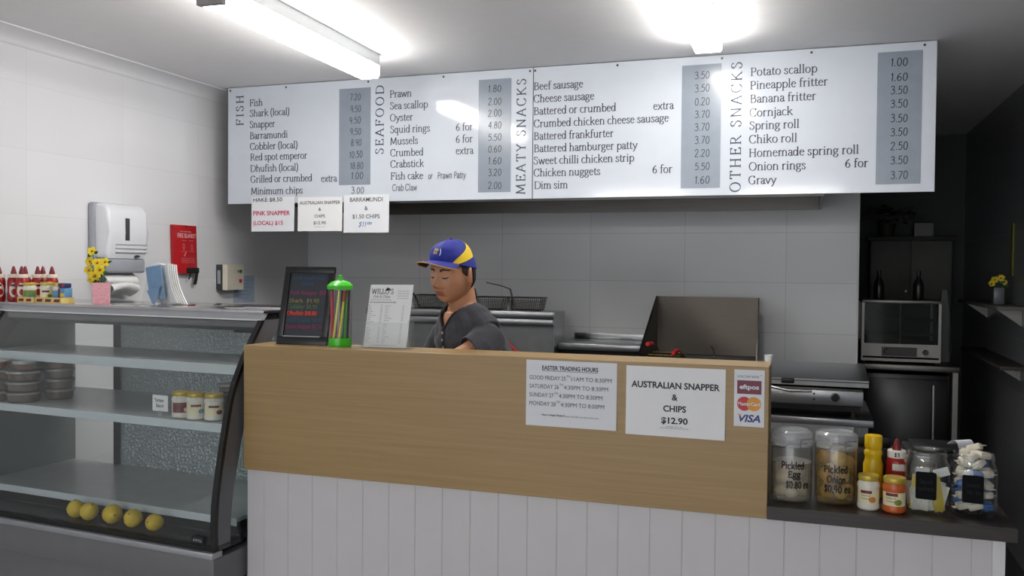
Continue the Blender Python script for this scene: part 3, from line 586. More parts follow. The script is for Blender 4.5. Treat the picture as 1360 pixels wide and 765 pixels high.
# jars and label at the right end of the shelf
pmat('cream', (226, 216, 176), 0.4); pmat('mayo_white', (226, 222, 208), 0.35); pmat('lid_gold', (196, 170, 66), 0.3, 0.3); pmat('label_maroon', (110, 28, 44), 0.4); pmat('label_cream', (232, 222, 180), 0.45)
pmat('label_blue', (96, 150, 190), 0.45); pmat('label_green', (120, 142, 60), 0.45); pmat('label_yellow', (226, 204, 96), 0.45); pmat('label_orange', (206, 130, 60), 0.45); pmat('label_navy', (40, 46, 92), 0.45)
glassmat('jar_glass', (0.96, 0.97, 0.965), 0.03, 1.7)
def wrap(cx, cy, r, a0=-math.pi / 2):
    return lambda u, v: (cx + r * math.cos(a0 + u / r), cy + r * math.sin(a0 + u / r), v)
def facing(x, y): return math.atan2(-y, -x)          # angle on a jar that looks towards the customer
def patch(mb, fm, u0, u1, v0, v1, n=8):
    mb.grid(n, 1, lambda a, b: fm(u0 + (u1 - u0) * a, v0 + (v1 - v0) * b))
def disc_patch(mb, fm, cx, cz, a, b, n=20):
    rings = [[mb.bm.verts.new(fm(cx + a * k / 4 * math.cos(2 * math.pi * i / n), cz + b * k / 4 * math.sin(2 * math.pi * i / n))) for i in range(n)] for k in range(1, 5)]
    c = mb.bm.verts.new(fm(cx, cz))
    for i in range(n):
        mb._f([c, rings[0][i], rings[0][(i + 1) % n]])
        for A, B in zip(rings, rings[1:]): mb._f([A[i], B[i], B[(i + 1) % n], A[(i + 1) % n]])
def sauce_jar(x, y, z, r, h, lab, content, lid, band, pic, word=None, group=None, turn=0.0, maroon=True):
    t = thing('sauce_jar', lab, 'sauce jar', (x, y, z), 0, group)
    b = [(0, 0), (r * .8, 0), (r * .97, h * .05), (r, h * .12), (r * .94, h * .2), (r * .94, h * .62), (r, h * .68), (r * .98, h * .76), (r * .84, h * .84), (r * .84, h * .88), (0, h * .88)]
    MB().lathe(b, seg=28).build('jar_body', content, t, False)
    MB().lathe([(r * .5, h * .85), (r * .92, h * .85), (r * .94, h * .86), (r * .94, h * .97), (r * .9, h), (0, h)], seg=28).build('lid', lid, t, False)
    a = facing(x, y) + turn; fm = wrap(0, 0, r * .945, a); fm2 = wrap(0, 0, r * .955, a); fm3 = wrap(0, 0, r * .962, a)
    m = MB(); patch(m, fm, -r * 1.25, r * 1.25, h * .22, h * .6, 14); lb = m.build('label', band, t, False)
    m = MB()
    if maroon: patch(m, fm2, -r * .75, r * .3, h * .5, h * .585); m.build('label_banner', 'label_maroon', lb, False)
    m = MB(); cx, cz = r * .35, h * .33
    disc_patch(m, fm2, cx, cz, r * .34, h * .085); m.build('label_picture', pic, lb, False)
    if word:
        m = MB(); sans(m, word[0], fm3, -r * .72, h * .42, h * .055, r * .85); sans(m, word[1], fm3, -r * .72, h * .33, h * .055, r * .8); m.build('label_words', 'ink_black', lb, False, False, recalc=False)
    return t
shelf_jars = 'sauce jars on the cabinet shelf'
for u, v, lb, bd, pc in ((-.275, .125, 'yellow-lidded jar with a dark red label, left one of the shelf jars', 'label_maroon', 'label_cream'), (-.2, .12, 'yellow-lidded jar with a cream label, middle of the shelf jars', 'label_cream', 'label_blue'), (-.125, .13, 'yellow-lidded jar with a pale label, right one of the shelf jars by the end glass', 'label_cream', 'label_maroon')):
    p = cw(u, v, 1.033); sauce_jar(p.x, p.y, 1.033, .036, .098, lb, 'mayo_white', 'lid_gold', bd, pc, None, shelf_jars, .2)
p = cw(-.14, .22, 1.033)
for i in range(4): tub(-.135, .235, 1.033 + i * .031, .05, .028, 'flat tub behind the shelf jars, %s' % ['at the bottom of the stack', 'second from the bottom of the stack', 'third from the bottom of the stack', 'on top of the stack'][i])
p = cw(-.365, .11, 1.033); t = thing('price_tag', 'white handwritten tag reading Tartare Sauce on the cabinet shelf', 'price tag', (p.x, p.y, 1.033), -CA)
MB().box(-.038, .038, 0, .0015, .018, .078, .0005, 1).build('card', 'paper_white', t, False)
MB().prism([(-.012, 0), (.012, 0), (.006, .02), (-.006, .02)], lambda q: (q[0], -.001, q[1]), lambda q: (q[0], .004, q[1])).build('clip_foot', 'tub_lid_plastic', t, False)
m = MB(); f = lambda u, v: (u, -.001, v); pen(m, 'Tartare', f, -.027, .054, .011, .046, 10, 9, False, 2, .2); pen(m, 'Sauce', f, -.02, .034, .011, .038, 10, 9, False, 2, .2)
m.build('writing', 'ink_black', t, False, False, recalc=False)

# ------------------------------------------------------------------ things standing on the cabinet
ZT = 1.4342
pmat('sauce_red', (156, 22, 24), 0.3, var=0.05); pmat('nozzle_red', (120, 26, 34), 0.35); pmat('collar_cream', (226, 214, 196), 0.4)
def squeeze_bottle(x, y, lab, turn=0.0, z=ZT, h=.155, cat='sauce bottle', group='red sauce bottles on the cabinet'):
    t = thing('sauce_bottle', lab, cat, (x, y, z), 0, group); r = .0255
    MB().lathe([(0, 0), (r * .86, 0), (r, .006), (r, .03), (r * .92, .05), (r, .075), (r * .98, .093), (r * .8, .104), (r * .74, .107), (0, .107)], seg=22).build('bottle_body', 'sauce_red', t, False)
    MB().lathe([(r * .4, .104), (r * .9, .104), (r * .92, .106), (r * .92, .118), (r * .86, .12), (0, .12)], seg=22).build('collar', 'collar_cream', t, False)
    MB().lathe([(r * .46, .119), (r * .46, .126), (r * .3, .142), (r * .16, .154), (0, .155)], seg=14).build('nozzle', 'nozzle_red', t, False)
    a = facing(x, y) + turn; m = MB(); fm = wrap(0, 0, r * 1.01, a)
    disc_patch(m, fm, 0, .05, .020, .032); lb = m.build('label', 'collar_cream', t, False)
    m = MB(); fm = wrap(0, 0, r * 1.03, a); disc_patch(m, fm, .003, .042, .013, .014); m.build('tomato_picture', 'sauce_red', lb, False)
    m = MB(); patch(m, fm, -.014, .010, .066, .076, 4); m.build('label_banner', 'label_maroon', lb, False)
for x, y, lb in ((-3.368, 2.945, 'red sauce bottle cut off by the left edge of the photo'), (-3.318, 2.975, 'red sauce bottle with its label showing, second from the left edge'), (-3.258, 2.962, 'red sauce bottle with its label showing, beside the jar tray'), (-3.318, 3.035, 'red sauce bottle behind the labelled ones, left of a close pair'), (-3.232, 3.022, 'red sauce bottle behind the green-labelled jar'), (-3.262, 3.078, 'red sauce bottle at the back against the white wall'), (-3.165, 3.035, 'rightmost red sauce bottle, behind the jars in the tray')):
    squeeze_bottle(x, y, lb)
pmat('tray_yellow', (222, 198, 122), 0.6)
def tray(xa, xb, y0, d, lab):
    t = thing('cardboard_tray', lab, 'cardboard tray', ((xa + xb) / 2, y0 + d / 2, ZT), -.08, 'yellow cardboard trays on the cabinet')
    w = (xb - xa) / 2; m = MB(); m.box(-w, w, -d / 2, -d / 2 + .0015, .0, .024); m.box(-w, w, d / 2 - .0015, d / 2, 0, .024); m.box(-w, -w + .0015, -d / 2 + .0015, d / 2 - .0015, 0, .024); m.box(w - .0015, w, -d / 2 + .0015, d / 2 - .0015, 0, .024); m.box(-w + .0015, w - .0015, -d / 2 + .0015, d / 2 - .0015, 0, .0015)
    m.build('tray', 'tray_yellow', t, False)
    n = 3 if w > .06 else 2
    for k in range(n):
        c = -w + (2 * w) * (k + .5) / n; hw = w / n * .72
        MB().prism([(c - hw, .005), (c + hw * .8, .005), (c + hw, .017), (c - hw * .8, .017)], lambda p: (p[0], -d / 2 - .0006, p[1]), lambda p: (p[0], -d / 2, p[1])).build('printed_mark', 'label_maroon', t, False)
tray(-3.222, -3.13, 2.905, .062, 'short yellow cardboard tray of jars, left one of two on the cabinet')
tray(-3.126, -2.972, 2.905, .066, 'long yellow cardboard tray of jars and a blue box on the cabinet')
tj = 'jars in the yellow trays'
sauce_jar(-3.19, 2.94, ZT + .002, .0275, .083, 'green-labelled jar in the short yellow tray', 'mayo_white', 'lid_gold', 'label_green', 'label_blue', None, tj, 0, False)
sauce_jar(-3.093, 2.94, ZT + .002, .0285, .086, 'cream-labelled jar with a maroon banner, left in the long yellow tray', 'mayo_white', 'lid_gold', 'label_cream', 'label_green', None, tj)
sauce_jar(-3.034, 2.943, ZT + .002, .0245, .084, 'blue-labelled jar between the cream-labelled jar and the blue box', 'mayo_white', 'lid_gold', 'label_blue', 'label_cream', None, tj, 0, False)
t = thing('sachet_box', 'pale blue box lettered in yellow at the right end of the long tray', 'box', (-2.988, 2.94, ZT + .002), -.08)
MB().box(-.024, .012, -.02, .02, 0, .062, .002).build('carton', 'label_blue', t, False)
MB().box(-.0242, -.0135, -.0206, -.02, .006, .058).build('maroon_stripe', 'label_maroon', t, False)
MB().box(-.0125, .0115, -.0208, -.02, .024, .04).build('yellow_panel', 'label_yellow', t, False)
t = thing('fish_oil_packet', 'small navy packet lying on top of the pale blue box', 'packet', (-2.992, 2.94, ZT + .0645), -.08)
MB().box(-.024, .015, -.018, .018, .0, .02, .004).build('packet', 'label_navy', t, False); MB().box(.0, .011, -.0186, -.018, .004, .016).build('red_panel', 'card_red', t, False)

# pink vase with yellow flowers
pmat('vase_pink', (226, 160, 168), 0.25, var=0.16, scale=120, bump=0.4); pmat('petal_yellow', (232, 208, 30), 0.5, var=0.1); pmat('leaf_green', (34, 92, 44), 0.5, var=0.2); pmat('stem_green', (40, 70, 40), 0.6); pmat('flower_heart', (176, 84, 20), 0.6)
t = thing('flower_vase', 'square pink vase of yellow flowers on the glass cabinet', 'vase', (-2.86, 3.0, ZT), math.radians(38))
m = MB(); a, b = .034, .031
vt = [[(sx * (a if zz > .04 else b), sy * (a if zz > .04 else b), zz) for sx, sy in ((-1, -1), (1, -1), (1, 1), (-1, 1))] for zz in (0, .088)]
inn = [[(sx * k, sy * k, zz) for sx, sy in ((-1, -1), (1, -1), (1, 1), (-1, 1))] for k, zz in ((.030, .088), (.027, .01))]
R_ = [m.verts(r) for r in vt + inn]
for A, B in zip(R_, R_[1:]):
    for i in range(4): m._f([A[i], A[(i + 1) % 4], B[(i + 1) % 4], B[i]])
m._f(R_[0][::-1]); m._f(R_[-1]); m.build('pot', 'vase_pink', t, False, ang=20)
Mi = WM(t).inverted()
def flower(t, c, base, r, name='flower', look=(0.6, -0.75, 0.1)):
    c = Vector(c); n = Vector(look).normalized(); u = n.cross(Vector((0, 0, 1))).normalized(); w = n.cross(u)
    base = Vector(base); mid = (c + base) / 2 + Vector((random.uniform(-.01, .01), 0, .01))
    st = MB().tube([base, mid, c - n * .004], .0014, 5).build('stem', 'stem_green', t, False)
    m = MB()
    for k in range(6):
        q = k * math.pi / 3 + random.random() * .4; d = (u * math.cos(q) + w * math.sin(q)); s_ = (u * -math.sin(q) + w * math.cos(q))
        pts = [c, c + d * r * .5 + s_ * r * .42 + n * r * .18, c + d * r * 1.0 + s_ * r * .25 + n * r * .1, c + d * r * 1.0 - s_ * r * .25 + n * r * .1, c + d * r * .5 - s_ * r * .42 + n * r * .18]
        V = m.verts(pts); W = m.verts([p - n * .0012 for p in pts]); m._f(V); m._f(W[::-1])
        for i in range(5): m._f([V[i], W[i], W[(i + 1) % 5], V[(i + 1) % 5]])
    fl = m.build('flower', 'petal_yellow', t, False); MB().ball(c + n * .003, r * .26, 1).build('flower_heart', 'flower_heart', fl, False)
def leaf(t, c, d, l):
    c, d = Vector(c), Vector(d).normalized(); s_ = d.cross(Vector((0.5, -0.8, .2))).normalized()
    m = MB(); P = [c, c + d * l * .35 + s_ * l * .3, c + d * l * .7 + s_ * l * .22, c + d * l, c + d * l * .7 - s_ * l * .22, c + d * l * .35 - s_ * l * .3]
    m.prism([0, 1, 2, 3, 4, 5], lambda i: P[i], lambda i: P[i] + Vector((.0004, -.001, .0004))); m.build('leaf', 'leaf_green', t, False)
def loc(dx, z): return Mi @ Vector((-2.86 + dx * 1.3, 2.985 + dx * -.2, ZT + z * 1.03))       # offsets across and up the bouquet
for dx, z, r in ((-.031, .214, .0155), (-.042, .172, .016), (-.006, .166, .0165), (.031, .17, .016), (-.047, .135, .016), (.006, .137, .0185), (-.018, .112, .0185), (-.034, .098, .015)):
    flower(t, loc(dx, z), Mi @ Vector((-2.86 + dx * .2, 3.0, ZT + .05)), r * 1.22, look=Mi.to_3x3() @ Vector((0.65, -0.74, 0.1)))
for dx, z, d in ((.042, .17, (1, 0, .1)), (.02, .128, (1, .2, -.1)), (.005, .105, (1, 0, -.5)), (-.022, .205, (1, 0, .4)), (-.036, .205, (-.6, 0, -.5)), (.02, .155, (.2, 0, 1)), (-.02, .16, (-1, 0, .3)), (-.008, .095, (-1, 0, -.4)), (-.03, .14, (.5, 0, -1))):
    leaf(t, loc(dx, z), Mi.to_3x3() @ Vector(d), .024)
# napkins in a clear stand
glassmat('clear_acrylic', (0.97, 0.98, 0.98), 0.02, 1.45, 0.03, (0.8, 0.8, 0.82))
pmat('napkin_white', (232, 232, 230), 0.8, var=0.03, scale=50, bump=0.05); pmat('cloth_blue', (122, 156, 190), 0.8, var=0.05, scale=90, bump=0.3)
NX, NY = -2.545, 3.0
t = thing('napkin_stand', 'clear acrylic stand holding napkins on the glass cabinet', 'napkin stand', (NX, NY, ZT), -.3)
m = MB(); m.box(-.09, .075, -.05, .06, 0, .003); m.build('base_plate', 'clear_acrylic', t, False)
m = MB(); m.prism([(-.046, .003), (-.043, .003), (.001, .12), (-.002, .12)], lambda p: (-.075, p[0] * .6 - .02, p[1]), lambda p: (.06, p[0] * .6 - .02, p[1])); m.build('front_plate', 'clear_acrylic', t, False)
t = thing('napkin_stack', 'thick bundle of white napkins standing in the clear stand', 'napkins', (NX, NY, ZT + .003), -.3)
def drape(u, v, off=0.0):
    z = .163 * v + .004; bend = .018 * math.sin(v * 3.0) + .012 * math.sin(u * 5 + v * 2)
    return Vector((-.056 + .118 * u + .014 * (1 - v) ** 3 * (u * 2 - .6), -.008 + off - bend * .5 + .02 * (1 - v), z + .004 * math.sin(u * 7)))
for k in range(5):
    m = MB(); m.grid(12, 12, lambda u, v: drape(u, v, .007 * k) + Vector((.006 * k * (1 - v * .5), 0, -.003 * k * (.4 + random.random() * .2))), (0, .0055, 0)); m.build('napkin', 'napkin_white', t, False)
t = thing('blue_cloth', 'light blue wipe folded over the front of the white napkins', 'cloth', (NX, NY - .02, ZT + .02), -.3)
m = MB(); m.grid(10, 12, lambda u, v: (-.07 + .1 * u + .012 * (1 - v), -.016 + .012 * (1 - v) - .006 * math.sin(u * 4), .005 + .128 * v + .012 * u * v), (0, .003, 0)); m.build('cloth_sheet', 'cloth_blue', t, False)
m = MB(); m.prism([(-.052, .038), (.036, .06), (.022, .015), (.0, -.016), (-.012, -.014)], lambda p: (p[0], -.0215, p[1]), lambda p: (p[0] + .002, -.018, p[1])); m.build('folded_corner', 'cloth_blue', t, False)

# ------------------------------------------------------------------ things on the left wall
pmat('dispenser_white', (228, 229, 234), 0.3, var=0.01); pmat('dispenser_grey', (160, 163, 170), 0.35); pmat('slot_dark', (58, 60, 64), 0.3)
D0, D1, DZ0, DZ1 = 3.51, 3.785, 1.56, 1.905
t = thing('towel_dispenser', 'white and grey paper towel dispenser on the left wall above the vase', 'paper towel dispenser', (XL, 3.65, DZ0))
m = MB(); m.box(XL + .001, XL + .04, D0 - .012, D1 + .012, DZ0 + .01, DZ1 + .006, .012, 3); m.build('back_shell', 'dispenser_grey', t)
m = MB(); pr = [(0, DZ0 + .07), (.075, DZ0 + .07), (.085, DZ0 + .1), (.092, DZ0 + .2), (.088, DZ1 - .04), (.07, DZ1 - .012), (.045, DZ1), (0, DZ1)]
m.prism(pr, lambda p: (XL + .03 + p[0], D0, p[1]), lambda p: (XL + .03 + p[0], D1, p[1]))
bmesh.ops.bevel(m.bm, geom=[e for e in m.bm.edges if abs(e.verts[0].co.y - e.verts[1].co.y) < .001 and max(e.verts[0].co.x, e.verts[1].co.x) > XL + .06], offset=.018, segments=4, affect='EDGES', profile=.5)
m.build('front_cover', 'dispenser_white', t)
m = MB(); m.box(XL + .03, XL + .106, D0, D1, DZ0 - .004, DZ0 + .07, .014, 3); m.build('lower_cover', 'dispenser_grey', t)
m = MB(); m.box(XL + .12, XL + .1225, 3.622, 3.652, DZ0 + .162, DZ0 + .275, .001, 1); m.build('level_window', 'slot_dark', t)
m = MB()
for k in range(3): m.box(XL + .105, XL + .1215, D0 + .05, D1 - .004, DZ0 + .1 + k * .02, DZ0 + .103 + k * .02)
m.build('cover_groove', 'dispenser_grey', t)
m = MB(); m.ball((XL + .116, 3.712, DZ0 + .083), .012, 2, (.25, 1.6, .55)); m.build('badge', 'slot_dark', t)
t = thing('paper_towel', 'loose white paper towels hanging from the dispenser', 'paper towels', (XL + .06, 3.64, DZ0 - .12))
m = MB(); m.grid(8, 10, lambda u, v: (XL + .045 + .05 * math.sin(v * 2.4) , 3.53 + .22 * u - .01 * v, DZ0 - .004 - .055 * v - .014 * u * v), (.002, 0, 0)); m.build('upper_towel', 'napkin_white', t)
m = MB(); m.grid(8, 10, lambda u, v: (XL + .04 + .06 * math.sin(v * 2.8 + .2), 3.555 + .185 * u + .01 * math.sin(v * 4), DZ0 - .045 - .085 * v + .02 * math.sin(u * 3)), (.002, 0, 0)); m.build('lower_towel', 'napkin_white', t)

pmat('blanket_red', (186, 26, 34), 0.35, var=0.05, bump=0.2, scale=25); pmat('print_pale', (228, 170, 172), 0.5); pmat('strap_black', (22, 22, 24), 0.6)
t = thing('fire_blanket', 'red fire blanket pouch hanging on the left wall with black pull straps', 'fire blanket', (XL + .012, 4.19, 1.55))
m = MB(); m.grid(8, 12, lambda u, v: (XL + .022 + .012 * math.sin(u * math.pi) * (1.2 - v * .7), 4.092 + (.2 - .012 * v * 0) * u + .010 * (1 - v), 1.552 + .275 * v), (-.018, 0, 0)); pch = m.build('pouch', 'blanket_red', t)
fw = lambda u, v: (XL + .0225 + .012 * math.sin(min(1, max(0, (u - 4.092) / .2)) * math.pi) * (1.2 - (v - 1.552) / .275 * .7) + .0015, u + .010 * (1 - (v - 1.552) / .275), v)
m = MB(); sans(m, 'FIRE BLANKET', fw, 4.202, 1.755, .026, .158, .02, 'c'); sans(m, 'for cooking fires', fw, 4.19, 1.788, .008, .09, .01, 'c')
for a, b in ((4.15, 1.738), (4.21, 1.738), (4.15, 1.676), (4.21, 1.676)): sans(m, 'pull straps down', fw, a, b, .0055, .045)
for k in range(4): sans(m, 'hold the corners and cover flame', fw, 4.145, 1.636 - k * .008, .0042, .115)
for cy, cz in ((4.165, 1.71), (4.235, 1.706)):
    pen(m, 'O', fw, cy - .008, cz - .012, .022, .018, 6, 6, False); pen(m, 'V', fw, cy - .006, cz - .026, .014, .014, 6, 6, False)
pen(m, '/', fw, 4.165, 1.652, .02, .02, 9, 9, False)
m.build('printing', 'print_pale', pch, smooth=False, recalc=False)
m = MB(); m.tube([(XL + .03, 4.19, 1.826), (XL + .034, 4.196, 1.815), (XL + .03, 4.2, 1.826)], .002, 6); m.build('hook', 'screw', t)
for yy, w, l in ((4.225, .01, .055), (4.27, .026, .085)):
    m = MB(); m.grid(2, 8, lambda u, v: (XL + .036 - .006 * v, yy + w * u - .012 * v * v, 1.572 - l * v), (-.002, 0, 0)); m.build('pull_strap', 'strap_black', t)
m = MB(); m.box(XL + .02, XL + .04, 4.19, 4.30, 1.553, 1.585, .006, 2); m.build('strap_loop', 'strap_black', t)

pmat('switch_cream', (222, 214, 196), 0.4); pmat('button_green', (30, 120, 60), 0.4); pmat('button_red', (190, 34, 40), 0.4)
t = thing('motor_switch', 'cream switch box with a green and a red button on the left wall', 'switch box', (XL, 4.6, 1.45))
m = MB(); m.box(XL + .001, XL + .045, 4.5, 4.69, 1.45, 1.605, .003); m.build('back_box', 'slot_dark', t)
m = MB(); m.prism([(.045, 4.505), (.075, 4.512), (.062, 4.60), (.062, 4.69), (.045, 4.69)], lambda p: (XL + p[0], p[1], 1.45), lambda p: (XL + p[0], p[1], 1.605)); m.build('cover', 'switch_cream', t)
m = MB(); m.box(XL + .012, XL + .034, 4.4985, 4.5, 1.488, 1.57); m.build('rating_plate', 'dispenser_grey', t)
MB().box(XL + .061, XL + .068, 4.648, 4.668, 1.554, 1.574, .002).build('start_button', 'button_green', t); MB().box(XL + .061, XL + .068, 4.645, 4.667, 1.494, 1.516, .002).build('stop_button', 'button_red', t)
MB().box(XL + .061, XL + .065, 4.632, 4.638, 1.557, 1.571).build('indicator', 'rubber_black', t)
pmat('paper_blue', (176, 192, 212), 0.7); pmat('ink_faint', (110, 130, 170), 0.6)
t = thing('wall_notice', 'faint blue printed sheet on the left wall below the switch box', 'notice', (XL, 4.78, 1.36))
MB().box(XL + .0005, XL + .0015, 4.67, 4.89, 1.365, 1.535).build('sheet', 'paper_blue', t)
m = MB(); fl = lambda u, v: (XL + .002, u, v)
for k in range(6): sans(m, 'wash hands before handling food', fl, 4.69 + .01 * (k % 3), 1.505 - k * .023, .007, .15 - .02 * (k % 2))
m.build('printing', 'ink_faint', t, smooth=False, recalc=False)
# ------------------------------------------------------------------ on the oak ledge
ZL = 1.3152
pmat('frame_black', (20, 21, 23), 0.35, var=0.1); pmat('slate', (44, 48, 56), 0.5, var=0.08, scale=8)
pmat('chalk_pink', (150, 50, 100), 0.8); pmat('chalk_yellow', (140, 138, 60), 0.8); pmat('chalk_green', (84, 124, 66), 0.8); pmat('chalk_red', (236, 66, 36), 0.7); pmat('chalk_blue', (52, 88, 116), 0.8)
CH = math.radians(14)                      # the sign leans back
bw, bh = .2, .292
t = thing('chalkboard_sign', 'black framed chalkboard sign with coloured fish prices on the oak ledge', 'chalkboard', (-1.742, 2.772, ZL), math.radians(4))
cm = Matrix.Rotation(-CH, 4, 'X')
def cb(m, *a, **k): return m.box(*a, M=cm, **k)
m = MB()
for a in ((-bw / 2, bw / 2, 0, .014, 0, .03), (-bw / 2, bw / 2, 0, .014, bh - .024, bh), (-bw / 2, -bw / 2 + .024, 0, .014, .03, bh - .024), (bw / 2 - .024, bw / 2, 0, .014, .03, bh - .024)): cb(m, *a, bevel=.002)
m.build('frame', 'frame_black', t, False)
m = MB(); cb(m, -bw / 2 + .022, bw / 2 - .022, .006, .010, .026, bh - .022); sl = m.build('slate', 'slate', t, False)
m = MB(); cb(m, -bw / 2 + .024, bw / 2 - .03, .001, .006, .03, .0335); m.build('chalk_ledge', 'aluminium', t, False)
m = MB(); m.prism([(-.05, .22), (.05, .22), (.06, 0), (-.06, 0)], lambda p: (p[0], .018 + .055 + (.22 - p[1]) * .03, p[1]), lambda p: (p[0], .021 + .055 + (.22 - p[1]) * .03, p[1])); m.build('rear_leg', 'frame_black', t, False)
for s, z, w, mt, xo in (('Local caught fish', .244, .13, 'chalk_blue', -.066), ('fillets', .222, .045, 'chalk_blue', -.026), ('Pink Snapper $15', .187, .142, 'chalk_pink', -.07), ('Shark  $9.90', .157, .122, 'chalk_yellow', -.072), ('Cobbler $8.90', .135, .118, 'chalk_green', -.073), ('Dhufish $18.80', .111, .119, 'chalk_red', -.073), ('Local Snapper $11.90', .086, .144, 'chalk_blue', -.073), ('Aussie Snapper $12.90', .062, .146, 'chalk_pink', -.073)):
    m = MB(); pen(m, s, lambda u, v: tuple(cm @ Vector((u, .0052, v))), xo, z, .0145, w, 11 if mt == 'chalk_red' else 8, 9 if mt == 'chalk_red' else 7, False, 2, .25)
    m.build('chalk_line', mt, sl, False, False, recalc=False)
# straw dispenser
glassmat('straw_cylinder', (0.98, 0.985, 0.98), 0.02, 1.35); pmat('lime_green', (74, 206, 44), 0.3, var=0.03)
SX, SY = -1.592, 2.79
t = thing('straw_dispenser', 'clear straw dispenser with a lime green lid and base', 'straw dispenser', (SX, SY, ZL))
R1 = .0425
MB().lathe([(0, 0), (R1 * .93, 0), (R1 * .96, .004), (R1 * .96, .03), (R1 * .9, .03), (R1 * .9, .006), (0, .006)], seg=30).build('base', 'lime_green', t, False)
MB().lathe([(R1 * .97, .001), (R1, .205), (R1 * .96, .205), (R1 * .93, .001)], seg=30, closed=True).build('cylinder', 'straw_cylinder', t, False)
MB().lathe([(R1 * 1.04, .203), (R1 * 1.08, .206), (R1 * 1.08, .217), (R1 * 1.0, .22), (R1 * .8, .228), (R1 * .3, .236), (R1 * .14, .238), (R1 * .14, .244), (R1 * .2, .249), (R1 * .18, .253), (0, .254)], seg=30).build('lid', 'lime_green', t, False)
pmat('straw_red', (190, 44, 66), 0.35, var=0.02); pmat('straw_yellow', (204, 210, 70), 0.35, var=0.02); pmat('straw_green', (60, 150, 60), 0.35, var=0.02); pmat('straw_dark', (64, 34, 56), 0.35, var=0.02)
straws = [(-.024, -.012, -.022, -.018, 'straw_red', 'thick red straw standing upright at the left of the dispenser'), (-.028, .0, -.03, .0, 'straw_yellow', 'pale yellow straw at the far left of the dispenser'), (-.012, .018, -.002, .02, 'straw_dark', 'dark straw at the back of the dispenser'),
          (-.016, -.022, .012, -.026, 'straw_yellow', 'yellow straw leaning right across the middle of the dispenser'), (-.006, -.012, .028, -.014, 'straw_red', 'red straw leaning right behind the yellow ones'), (.006, -.02, .025, -.012, 'straw_yellow', 'yellow straw leaning right at the right side of the dispenser'),
          (.022, -.008, .022, .006, 'straw_green', 'green straw upright at the right side of the dispenser'), (.0, .022, .012, .024, 'straw_green', 'green straw at the back of the dispenser'), (.024, .008, .03, .012, 'straw_dark', 'dark straw at the right rear of the dispenser'), (-.026, .014, -.02, .012, 'straw_dark', 'dark straw behind the thick red one')]
for xa, ya, xb, yb, mt, lb in straws:
    t = thing('drinking_straw', lb, 'straw', (SX + xa, SY + ya, ZL + .0065), 0, 'straws in the dispenser'); r = .0042 if 'thick' not in lb else .006
    MB().tube([(0, 0, .0), (xb - xa, yb - ya, .192)], r, 10, False).build('straw_tube', mt, t, False)
# flyer in an acrylic holder
MX, MY = -1.402, 2.775; LEAN = .035
t = thing('flyer_holder', 'clear acrylic holder on the oak ledge behind the printed menu flyer', 'flyer holder', (MX, MY, ZL), math.radians(-3))
m = MB(); m.box(-.094, .094, -.012, .05, 0, .003); m.prism([(-.012, .003), (-.0095, .003), (.002, .09), (-.0005, .09)], lambda p: (-.094, p[0], p[1]), lambda p: (.094, p[0], p[1])); m.prism([(.012, .003), (.0145, .003), (.04, .115), (.0375, .115)], lambda p: (-.09, p[0], p[1]), lambda p: (.09, p[0], p[1]))
m.build('holder', 'clear_acrylic', t, False)
m = MB(); m.box(.092, .095, -.012, .03, .003, .1); m.build('side_wall', 'clear_acrylic', t, False)
tt = thing('menu_flyer', 'printed white takeaway menu flyer standing in the clear holder', 'menu flyer', (MX, MY, ZL + .004), math.radians(-3))
fa = math.radians(-3.8)
def fl2(u, v, off=0.0):
    x = u * math.cos(fa) - v * math.sin(fa) - .004 ; z = u * math.sin(fa) * -1 * .2 + v
    return (x, -.004 + v * .12 - off, z)
m = MB(); m.grid(6, 8, lambda u, v: fl2(-.085 + .17 * u, .218 * v), (0, .002, 0)); sh = m.build('sheet', 'paper_white', tt, False)
m = MB(); ff = lambda u, v: fl2(u, v, .0006)
pen(m, "WILLO'S", ff, -.078, .186, .0175, .088, 10, 4.5, True, 4); pen(m, 'Fish & Chips', ff, -.07, .172, .009, .068, 7, 3.5, False, 0, 0, .25)
sans(m, 'fresh fish cooked to order every day', ff, -.08, .164, .0032, .085)
for k in range(4): sans(m, ('phone orders welcome', 'open seven days', 'lunch and dinner', 'eat in or takeaway')[k], ff, .05, .195 - .0085 * k, .0032, .044, 0, 'c')
sans(m, 'fish and seafood and snacks and sides', ff, -.08, .155, .0045, .105, .02)
wd = ['fish', 'shark', 'snapper', 'barramundi', 'cobbler', 'red spot emperor', 'dhufish', 'grilled', 'minimum chips', 'prawn', 'scallop', 'oyster', 'squid rings', 'mussels', 'crabstick', 'fish cake', 'beef sausage', 'dim sim', 'spring roll', 'gravy']
for k in range(19):
    if k not in (10,): sans(m, wd[k % 20], ff, -.082, .145 - .0072 * k, .0032); sans(m, '%d.%d0' % (1 + k % 9, (k * 3) % 10), ff, -.034, .145 - .0072 * k, .0032)
    if k not in (8,): sans(m, wd[(k * 7 + 3) % 20], ff, -.015, .143 - .0072 * k, .0032); sans(m, '%d.%d0' % (1 + (k * 2) % 9, (k * 7) % 10), ff, .052, .143 - .0072 * k, .0032)
sans(m, 'prices may change at any time', ff, .0, .006, .0034, .09, 0, 'c')
m.build('printing', 'ink_serif', sh, False, False, recalc=False)
m = MB(); m.prism([(-.024, .199), (-.017, .208), (-.008, .206), (-.002, .197), (-.01, .199), (-.016, .196)], lambda p: ff(*p), lambda p: fl2(p[0], p[1], -.0004)); m.build('fish_emblem', 'ink_black', sh, False)

